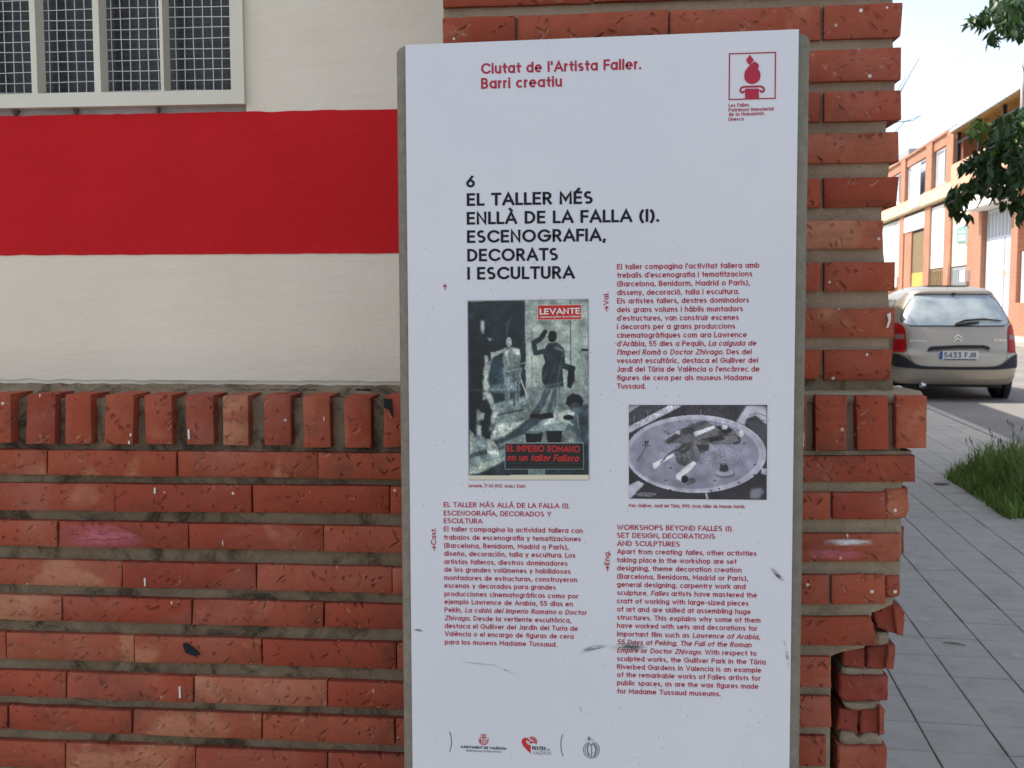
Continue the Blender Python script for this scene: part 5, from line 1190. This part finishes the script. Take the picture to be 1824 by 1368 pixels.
def rpatch(mb, ylo, yhi, z0, z1, off=.006, nz=8, ny=16, thick=.02):
    """patch on the tail surface between ylo(z), yhi(z)"""
    vs = []
    for j in range(nz+1):
        z = lerp(z0, z1, j/nz); a, b = ylo(z), yhi(z)
        for i in range(ny+1):
            y = lerp(a, b, i/ny); vs.append((y, rear_s(y, z)-off, z))
    W = ny+1; mb.add(vs, [(j*W+i, j*W+i+1, (j+1)*W+i+1, (j+1)*W+i) for j in range(nz) for i in range(ny)], 0, True)
    bd = [vs[i] for i in range(W)]+[vs[j*W+ny] for j in range(1, nz+1)]+[vs[nz*W+i] for i in range(ny-1, -1, -1)]+[vs[j*W] for j in range(nz-1, 0, -1)]
    m_ = len(bd); mb.add(bd+[(x, y+thick, z) for x, y, z in bd], [(k, k+m_, (k+1) % m_+m_, (k+1) % m_) for k in range(m_)])
def cpt(mb, name, mat, par=None): return mb.build(name, mat, par or car)
# rear window: rounded trapezoid with a dark seal
def hw(z): 
    v = float(np.interp(z, [1.05, 1.075, 1.10, 1.16, 1.3, 1.42, 1.46, 1.48, 1.495], [.62, .70, .735, .735, .665, .585, .54, .49, .40])); return v
mb = MB(); rpatch(mb, lambda z: -hw(z)-.018, lambda z: hw(z)+.018, 1.04, 1.503, .005, 22, 24); tg = cpt(mb, 'window_seal', M['trim'])
mb = MB(); rpatch(mb, lambda z: -hw(z), lambda z: hw(z), 1.055, 1.488, .009, 22, 24); rw = cpt(mb, 'rear_window', M['cglass'])
mb = MB(); rpatch(mb, lambda z: -.60, lambda z: .60, 1.497, 1.522, .03, 3, 20, .05); cpt(mb, 'roof_spoiler', M['paint'])
# hatch shut line: thin dark groove frame
hl = lambda z: float(np.interp(z, [.50, .54, .60, .70, .85, 1.0, 1.2, 1.45], [.55, .62, .66, .69, .70, .715, .775, .66]))
for sgn_ in (-1, 1):
    mb = MB(); rpatch(mb, (lambda z: hl(z)) if sgn_ > 0 else (lambda z: -hl(z)-.007), (lambda z: hl(z)+.007) if sgn_ > 0 else (lambda z: -hl(z)), .50, 1.05, .0015, 20, 1, .004); cpt(mb, 'hatch_gap', M['trim'])
# bumper: body coloured lower, black band dips under the hatch
bt = lambda y: float(np.interp(abs(y), [0, .40, .52, .62, .70, .80, .9], [.485, .49, .50, .535, .60, .655, .66]))
bl_ = lambda y: float(np.interp(abs(y), [0, .5, .7, .9], [.445, .45, .465, .48]))
mb = MB(); vs = []; ny = 60; nzz = 5
for j in range(nzz+1):
    for i in range(ny+1):
        y = lerp(-.868, .868, i/ny); z = lerp(bl_(y), bt(y), j/nzz); w_ = pr(z)[0]; yy = max(-w_*.9995, min(w_*.9995, y)); vs.append((yy*1.004, rear_s(yy, z)-.028, z))
W = ny+1; mb.add(vs, [(j*W+i, j*W+i+1, (j+1)*W+i+1, (j+1)*W+i) for j in range(nzz) for i in range(ny)], 0, True)
for j in (0, nzz):
    b_ = vs[j*W:(j+1)*W]; mb.add(b_+[(x, y+.05, z) for x, y, z in b_], [(i, i+1, i+1+W, i+W) if j else (i, i+W, i+1+W, i+1) for i in range(ny)])
cpt(mb, 'bumper_strip', M['trim'])
for s_ in (-1, 1):
    mb = MB(); mb.obox((s_*.868, .46, .455), (s_*.012, 0, 0), (0, .9, 0), (0, 0, .10)); cpt(mb, 'bumper_strip', M['trim'])
mb = MB(); rpatch(mb, lambda z: -.62, lambda z: .62, .25, .29, .012, 2, 20); cpt(mb, 'bumper_lip', M['chrome'] if 0 else M['paint'])
mb = MB(); mb.box((-.66, .15, .19), (.66, 4.0, .24)); cpt(mb, 'underbody', M['rubber'])
# lamps
for s_ in (-1, 1):
    lo = lambda z: float(np.interp(z, [.68, .72, .9, 1.0, 1.06, 1.09], [.715, .705, .70, .71, .745, .79]))
    hi = lambda z: pr(z)[0]*.9985
    mb = MB()
    if s_ > 0: rpatch(mb, lo, hi, .68, 1.085, .010, 14, 10)
    else: rpatch(mb, lambda z: -hi(z), lambda z: -lo(z), .68, 1.085, .010, 14, 10)
    lm = cpt(mb, 'tail_lamp', M['lens'])
    mb = MB(); c0 = lambda z: lo(z)+.02; c1 = lambda z: .835
    if s_ > 0: rpatch(mb, c0, c1, .86, .93, .014, 4, 6)
    else: rpatch(mb, lambda z: -c1(z), lambda z: -c0(z), .86, .93, .014, 4, 6)
    cpt(mb, 'reversing_lens', M['lensw'], lm)
# handle bar above the number plate, recess, plate
mb = MB(); pts = [(-.42, .70), (-.40, .745), (-.36, .765), (0, .785), (.36, .785), (.42, .765), (.44, .73), (.40, .735), (.36, .745), (0, .742), (-.34, .722)]
mb.prism([(x, rear_s(x, z)-.03, z) for x, z in pts], (0, .04, 0)); cpt(mb, 'tailgate_handle', M['trim'])
mb = MB(); mb.prism([(-.40, .045, .575), (-.36, .045, .555), (.36, .045, .555), (.40, .045, .575), (.42, .06, .74), (-.40, .06, .74)], (0, .01, 0)); 
mb = MB(); mb.box((-.265, -.042, .59), (.265, -.03, .705)); np_ = cpt(mb, 'number_plate', M['plate_w'])
mb = MB(); mb.box((-.262, -.0445, .592), (-.225, -.0425, .703)); cpt(mb, 'country_band', M['plate_b'], np_)
mb = MB(); mb.box((-.20, -.045, .583), (.24, -.0422, .594)); cpt(mb, 'dealer_strip', M['trim'], np_)
def ctext(txt, x0, z0, x1, cap, wt, name, mat, y, par, sp=.14):
    mb = MB(); items = []; cur = last = 0
    for ch in txt:
        if ch == ' ': cur += .40; continue
        w_, s = glyph(ch); items.append((cur, s)); last = cur+w_*(1-wt)+wt; cur = last+sp
    sx = (x1-x0)/last
    for ox, s in items:
        for st_ in s:
            stroke(mb, [(wt/2+a*(1-wt), wt/2+b*(1-wt)) for a, b in st_], wt, lambda a, b, lf, ox=ox: (x0+(ox+a)*sx, y-lf, z0+b*cap), 0)
    cpt(mb, name, mat, par)
ctext('5433 FJR', -.205, .615, .235, .072, .15, 'plate_lettering', M['ink_black'], -.0435, np_)
# double chevron, side names
mb = MB()
for dz_ in (0, .045): mb.prism([(-.058, .045, .825+dz_), (0, .045, .872+dz_), (.058, .045, .825+dz_), (.058, .045, .845+dz_), (0, .045, .892+dz_), (-.058, .045, .845+dz_)], (0, .012, 0))
cpt(mb, 'badge', M['chrome'])
ctext('Xsara', .49, .835, .66, .045, .15, 'model_lettering', M['chrome'], .048, car); ctext('CITROEN', -.66, .82, -.42, .035, .15, 'maker_lettering', M['chrome'], .050, car)
# wiper and aerial
mb = MB(); yy = lambda x, z: rear_s(x, z)-.028
mb.tube([(-.02, yy(0, 1.075), 1.075), (.10, yy(.1, 1.125)-.01, 1.125), (.36, yy(.36, 1.145)-.01, 1.145), (.62, yy(.6, 1.12)-.0, 1.12)], [.02, .016, .014, .008], 6); cpt(mb, 'wiper', M['rubber'])
mb = MB(); mb.tube([(-.03, yy(0, 1.065), 1.065), (.14, yy(.1, 1.08), 1.085), (.30, yy(.3, 1.09), 1.10)], [.022, .022, .012], 6); cpt(mb, 'wiper_arm', M['rubber'])
mb = MB(); mb.tube([(-.02, .62, 1.57), (.02, .75, 1.95)], [.006, .003], 5); cpt(mb, 'aerial', M['rubber'])
mb = MB(); mb.box((-.02, .36, 1.49), (.03, .40, 1.51)); cpt(mb, 'washer_nozzle', M['trim'])
mb = MB(); mb.tube([(-.47, .02, .22), (-.47, .35, .22)], .035, 12); mb.tube([(-.47, .018, .22), (-.47, .05, .22)], .048, 12); cpt(mb, 'exhaust_pipe', M['chrome'])
# wheels and side windows
def lathe(mb, prof_, axis_y, cz, cx, nseg=28):
    vs = []
    for (dx, r_) in prof_:
        for k in range(nseg): a = 2*math.pi*k/nseg; vs.append((cx+dx, axis_y+r_*math.cos(a), cz+r_*math.sin(a)))
    mb.add(vs, [(j*nseg+k, j*nseg+(k+1) % nseg, (j+1)*nseg+(k+1) % nseg, (j+1)*nseg+k) for j in range(len(prof_)-1) for k in range(nseg)], 0, True)
for s_ in (-1, 1):
    for ys_ in (.78, 3.52):
        mb = MB(); lathe(mb, [(s_*.0, .20), (s_*.0, .28), (s_*.02, .305), (s_*.05, .312), (s_*.15, .312), (s_*.18, .30), (s_*.19, .27), (s_*.185, .20)], ys_, .312, s_*.69); wh = cpt(mb, 'wheel', M['rubber'])
        mb = MB(); lathe(mb, [(s_*.03, .20), (s_*.175, .20), (s_*.16, .16), (s_*.17, .05), (s_*.17, .0)], ys_, .312, s_*.69, 20); cpt(mb, 'rim', M['alloy'], wh)
        mb = MB(); lathe(mb, [(s_*.10, .37), (s_*.188, .37), (s_*.19, .30)], ys_, .33, s_*.69, 28); cpt(mb, 'wheel_arch', M['trim'])
    mb = MB(); vs = []
    for j in range(5):
        z = lerp(1.06, 1.42, j/4); s0 = lerp(.75, .95, j/4); s1 = lerp(3.05, 2.3, j/4)
        for i in range(13): vs.append((s_*(pr(z)[0]+.004), lerp(s0, s1, i/12), z))
    mb.add(vs, [(j*13+i, j*13+i+1, (j+1)*13+i+1, (j+1)*13+i) for j in range(4) for i in range(12)], 0, True); cpt(mb, 'side_window', M['cglass'])

# ------------------------------------------------------------------ orange tree beside the pavement
def leafmat(name, c1, c2):
    t = NT(name); oi = t.n('ShaderNodeObjectInfo').outputs['Random']; f = t.math('FRACT', t.math('ADD', t.math('MULTIPLY', oi, 1), t.noise(t.pos(), 9, 2)))
    c = t.mix(f, c1, c2); t.b.inputs['Subsurface Weight'].default_value = 0
    b = t.b; tr = t.n('ShaderNodeBsdfTranslucent'); t.l(c, tr.inputs[0]); mxs = t.n('ShaderNodeMixShader', Fac=.3); o_ = t.t.nodes['Material Output']
    t.done(c, .38, None, .5); t.l(b.outputs[0], mxs.inputs[1]); t.l(tr.outputs[0], mxs.inputs[2]); t.l(mxs.outputs[0], o_.inputs[0]); return t.mat
M['leaf'] = leafmat('dark_glossy_leaf', (.030, .070, .020), (.065, .125, .038)); M['leaf_new'] = leafmat('young_leaf', (.13, .22, .03), (.18, .28, .05))
M['bark'] = plain('grey_bark', (.20, .17, .14), .9, 0, .25, 25, .6)
def leafgeo(L_=.085, W_=.038, curl=.012):
    pts = []; st = [(0, 0.04), (.18, .55), (.42, 1), (.68, .82), (.88, .38), (1, 0)]
    for u, w_ in st: pts += [(-W_/2*w_, 0+curl*(1-(1-w_)**2)*.6-curl*u*u*2, -u*L_), (0, -curl*u*u*2, -u*L_), (W_/2*w_, curl*(1-(1-w_)**2)*.6-curl*u*u*2, -u*L_)]
    f = []
    for k in range(len(st)-1): b = k*3; f += [(b, b+1, b+4, b+3), (b+1, b+2, b+5, b+4)]
    return pts, f
lmes = []
for k, (l_, w_, c_) in enumerate(((.085, .040, .012), (.072, .034, .02), (.095, .040, .005), (.06, .030, .016))):
    for mm in ('leaf', 'leaf_new'):
        v, f = leafgeo(l_, w_, c_); me = bpy.data.meshes.new('leaf'); me.from_pydata(v, [], f); me.polygons.foreach_set('use_smooth', [True]*len(f)); me.materials.append(M[mm]); me.update(); lmes.append(me)
tree = empty('orange_tree', street(2.62, 8.1)); TINV = Matrix.Translation(-street(2.62, 8.1))
tag(tree, 'leafy dark green street tree at the right edge growing from the grassy pit', 'tree')
def tpart(o): o.parent = tree; o.matrix_parent_inverse = TINV; return o
zt_ = 7.55
def atz(x, y, z=zt_): d = ray(x, y); return EYE+d*z
base = street(2.72, 8.0); fork = base+Vector((.03, 0, 1.45))
def limb(name, pts, r): mb = MB(); mb.tube(pts, r, 8); return tpart(mb.build(name, M['bark']))
limb('trunk', [base-Vector((0, 0, .05)), base+Vector((.01, 0, .5)), base+Vector((.03, .01, 1.0)), fork], [.11, .085, .075, .07])
rt = random.Random(21)
ctrs = []
def branch(pts, r0, name='branch'):
    n = len(pts); limb(name, pts, [lerp(r0, .004, (k/(n-1))**.7) for k in range(n)])
A1 = [fork, atz(1885, 130, 7.7), atz(1850, 35, 7.6), atz(1800, 20, 7.5), atz(1765, 32, 7.5), atz(1735, 40, 7.45), atz(1722, 50, 7.4)]
A2 = [fork, atz(1880, 300, 7.7), atz(1845, 255, 7.6), atz(1805, 250, 7.5), atz(1765, 285, 7.4), atz(1735, 330, 7.35), atz(1705, 355, 7.3), atz(1688, 362, 7.3)]
A3 = [atz(1845, 255, 7.6), atz(1800, 300, 7.4), atz(1760, 335, 7.3), atz(1740, 370, 7.3)]
A4 = [fork, atz(1900, 340, 7.8), atz(1850, 330, 7.5), atz(1826, 380, 7.4)]
for b_ in (A1, A2, A3, A4): branch(b_, .028)
for k in range(6):
    a = rt.uniform(0, 6.28); c_ = base+Vector((.55, .2, 2.6)); branch([fork, fork.lerp(c_, .6)+Vector((math.cos(a)*.3, math.sin(a)*.3, 0)), c_+Vector((math.cos(a)*.8, math.sin(a)*.8, .5))], .04)
# leaf clusters: (px, py, rx, ry, count, depth spread, young share)
cl = [(1795, 30, 27, 30, 70, .25, 0), (1822, 12, 26, 26, 60, .3, 0), (1752, 36, 16, 12, 12, .05, 0), (1735, 40, 14, 10, 9, .05, 0), (1768, 68, 9, 14, 9, .06, 0), (1758, 20, 6, 6, 3, .05, 0), (1812, 55, 12, 12, 14, .1, 0), (1771, 4, 7, 8, 4, .05, 0),
      (1800, 235, 30, 28, 95, .3, .05), (1820, 290, 26, 40, 110, .3, 0), (1775, 268, 26, 22, 60, .2, .12), (1762, 305, 26, 22, 60, .2, 0), (1745, 332, 22, 16, 34, .12, 0), (1718, 345, 18, 16, 22, .1, 0), (1696, 350, 14, 14, 14, .08, 0), (1706, 372, 14, 18, 13, .06, 0), (1720, 385, 8, 10, 5, .05, 0), (1745, 228, 16, 10, 12, .1, 1), (1735, 240, 10, 5, 6, .05, 1), (1738, 285, 14, 12, 14, .1, 0), (1790, 325, 24, 22, 44, .2, 0), (1816, 368, 14, 30, 26, .15, 0), (1822, 215, 18, 20, 30, .2, .1), (1790, 385-20, 6, 12, 4, .05, 0), (1772, 345, 8, 12, 6, .05, 0), (1720, 262+35, 12, 8, 7, .05, 0)]
nl = 0; rest = MB()
def leaf_tf(P, young):
    return Matrix.Translation(P) @ Matrix.Rotation(rt.uniform(0, 6.28), 4, 'Z') @ Matrix.Rotation(rt.gauss(0, .55)+(1.3 if young and rt.random() < .6 else 0), 4, 'X') @ Matrix.Rotation(rt.gauss(0, .3), 4, 'Y') @ Matrix.Diagonal((1, 1, 1, 1))
def put_leaf(P, young, single):
    global nl
    mt = leaf_tf(P, young); me = lmes[rt.randrange(4)*2+(1 if young else 0)]
    if single and nl < 295: o = link('leaf', me); tpart(o); o.matrix_basis = mt; nl += 1
    else:
        v = [mt @ x.co for x in me.vertices]; rest.add(v, [tuple(p.vertices) for p in me.polygons], 1 if young else 0, True)
order = []
for (x, y, rx, ry, n_, ds, yg) in cl:
    for _ in range(int(n_*2.3)):
        a = rt.uniform(0, 6.28); r_ = math.sqrt(rt.random()); order.append((0 if n_ < 40 else 1, x+rx*r_*math.cos(a), y-6+ry*r_*math.sin(a), zt_-.1+rt.gauss(0, ds), rt.random() < yg))
order.sort(key=lambda t_: t_[0])
for k_, x, y, z, yg in order: put_leaf(atz(x, y, z), yg, True)
cc = base+Vector((.95, .1, 2.35))
for _ in range(5200):
    d = Vector((rt.gauss(0, 1), rt.gauss(0, 1), rt.gauss(0, 1))).normalized()*(.62+.5*rt.random()); P = cc+Vector((d.x*1.05, d.y*1.1, d.z*.95))
    if mnoise.noise(P*2.2) < -.12: continue
    dd = P-EYE; z = dd.dot(FWD); x = CX+FPX*dd.dot(RT)/z
    if x < 1836: continue
    put_leaf(P, rt.random() < .04, False)
o = rest.build('crown', [M['leaf'], M['leaf_new']]); tpart(o)
o['kind'] = 'stuff'

# bare twigs of a tree beyond the building corner
bt_ = empty('bare_tree', street(1.35, 10)); BINV = Matrix.Translation(-street(1.35, 10))
tag(bt_, 'bare thin twigs of a leafless tree poking out beside the brick pilaster', 'tree')
def bp(name, pts, r): mb = MB(); mb.tube(pts, r, 5); o = mb.build(name, M['bark'], bt_); o.matrix_parent_inverse = BINV
g = lambda x, y: atz(x, y, 10.3)
bb = g(1500, 600); bp('trunk', [Vector((bb.x, bb.y, -.02)), Vector((bb.x, bb.y, 1.2)), g(1515, 330), g(1520, 240)], [.07, .06, .045, .03])
bp('branch', [g(1515, 330), g(1560, 240), g(1600, 170), g(1618, 138), g(1637, 104)], [.02, .012, .006, .004, .003]); bp('branch', [g(1520, 260), g(1570, 225), g(1600, 217), g(1625, 215), g(1643, 204)], [.02, .01, .005, .004, .002])
bp('twig', [g(1590, 240), g(1612, 216), g(1640, 206)], [.004, .003, .002]); bp('twig', [g(1600, 160), g(1611, 142), g(1612, 130)], [.003, .002, .002])

# ------------------------------------------------------------------ grass in the tree pit
M['grass'] = None
t = NT('grass_blades'); p = t.pos(); hh = t.n('ShaderNodeSeparateXYZ'); t.l(p, hh.inputs[0])
c = t.mix(t.ramp(t.noise(p, 11, 3), [(.35, 0), (.65, 1)]), (.13, .24, .05), (.25, .34, .09)); c = t.mix(t.ramp(t.noise(p, 60, 2), [(.55, 0), (.75, .6)]), c, (.22, .22, .09))
tr = t.n('ShaderNodeBsdfTranslucent'); t.l(c, tr.inputs[0]); ms = t.n('ShaderNodeMixShader', Fac=.35); t.done(c, .5, None, .3); t.l(t.b.outputs[0], ms.inputs[1]); t.l(tr.outputs[0], ms.inputs[2]); t.l(ms.outputs[0], t.t.nodes['Material Output'].inputs[0]); M['grass'] = t.mat
M['seed'] = plain('dry_seed_heads', (.13, .12, .085), .9, 0, .2, 30)
rg = random.Random(4); mb = MB()
for k in range(8000):
    p_ = rg.uniform(PIT[0]-.02, PIT[1]+.02); q_ = rg.uniform(PIT[2]-.0, PIT[3])
    P = street(p_, q_, -.01); dens = mnoise.noise(P*3.2)
    if dens < -.3 and rg.random() < .6: continue
    ed = min(1, (p_-PIT[0]+.03)/.30, (q_-PIT[2]+.12)/.3); h_ = (.09+.20*ed)*rg.uniform(.45, 1.3)*(1+.25*dens)
    a = rg.uniform(0, 6.28); lean = rg.uniform(.05, .6)*h_; w_ = rg.uniform(.0028, .0075); dx, dy = math.cos(a), math.sin(a); b = rg.uniform(0, 3.14); sx_, sy_ = math.cos(b)*w_, math.sin(b)*w_
    P1 = P+Vector((dx*lean*.3, dy*lean*.3, h_*.55)); P2 = P+Vector((dx*lean, dy*lean, h_)); s1 = Vector((sx_, sy_, 0))
    mb.add([P-s1, P+s1, P1-s1*.8, P1+s1*.8, P2], [(0, 1, 3, 2), (2, 3, 4)], 0)
    if k % 60 == 0 and ed > .5:
        T = P2+Vector((dx*.02, dy*.02, rg.uniform(.02, .08))); mb.tube([P1, P2, T], [.0015, .0012, .001], 3, 1); mb.tube([T, T+Vector((dx*.008, dy*.008, .02)), T+Vector((dx*.012, dy*.01, .045))], [.002, .0055, .001], 4, 1)
gr = mb.build('grass', [M['grass'], M['seed']]); tag(gr, 'tuft of tall green grass filling the tree pit', 'grass', kind='stuff')
# small litter on the paving
mb = MB(); P = at_g(1675, 864); mb.prism([P+Vector((-.05, 0, .004)), P+Vector((0, .02, .004)), P+Vector((.06, -.01, .004)), P+Vector((.0, -.02, .004))], (0, 0, .012)); tag(mb.build('dark_leaf_litter', M['bark']), 'small dark dead leaf lying on the paving near the grass', 'leaf')
mb = MB(); pts = [at_g(x, y, .006) for x, y in ((1680, 1144), (1695, 1145), (1710, 1147), (1722, 1150))]; mb.tube(pts, [.002, .004, .003, .0015], 5); tag(mb.build('twig', M['bark']), 'thin dry twig lying on the grey paving tiles', 'twig')
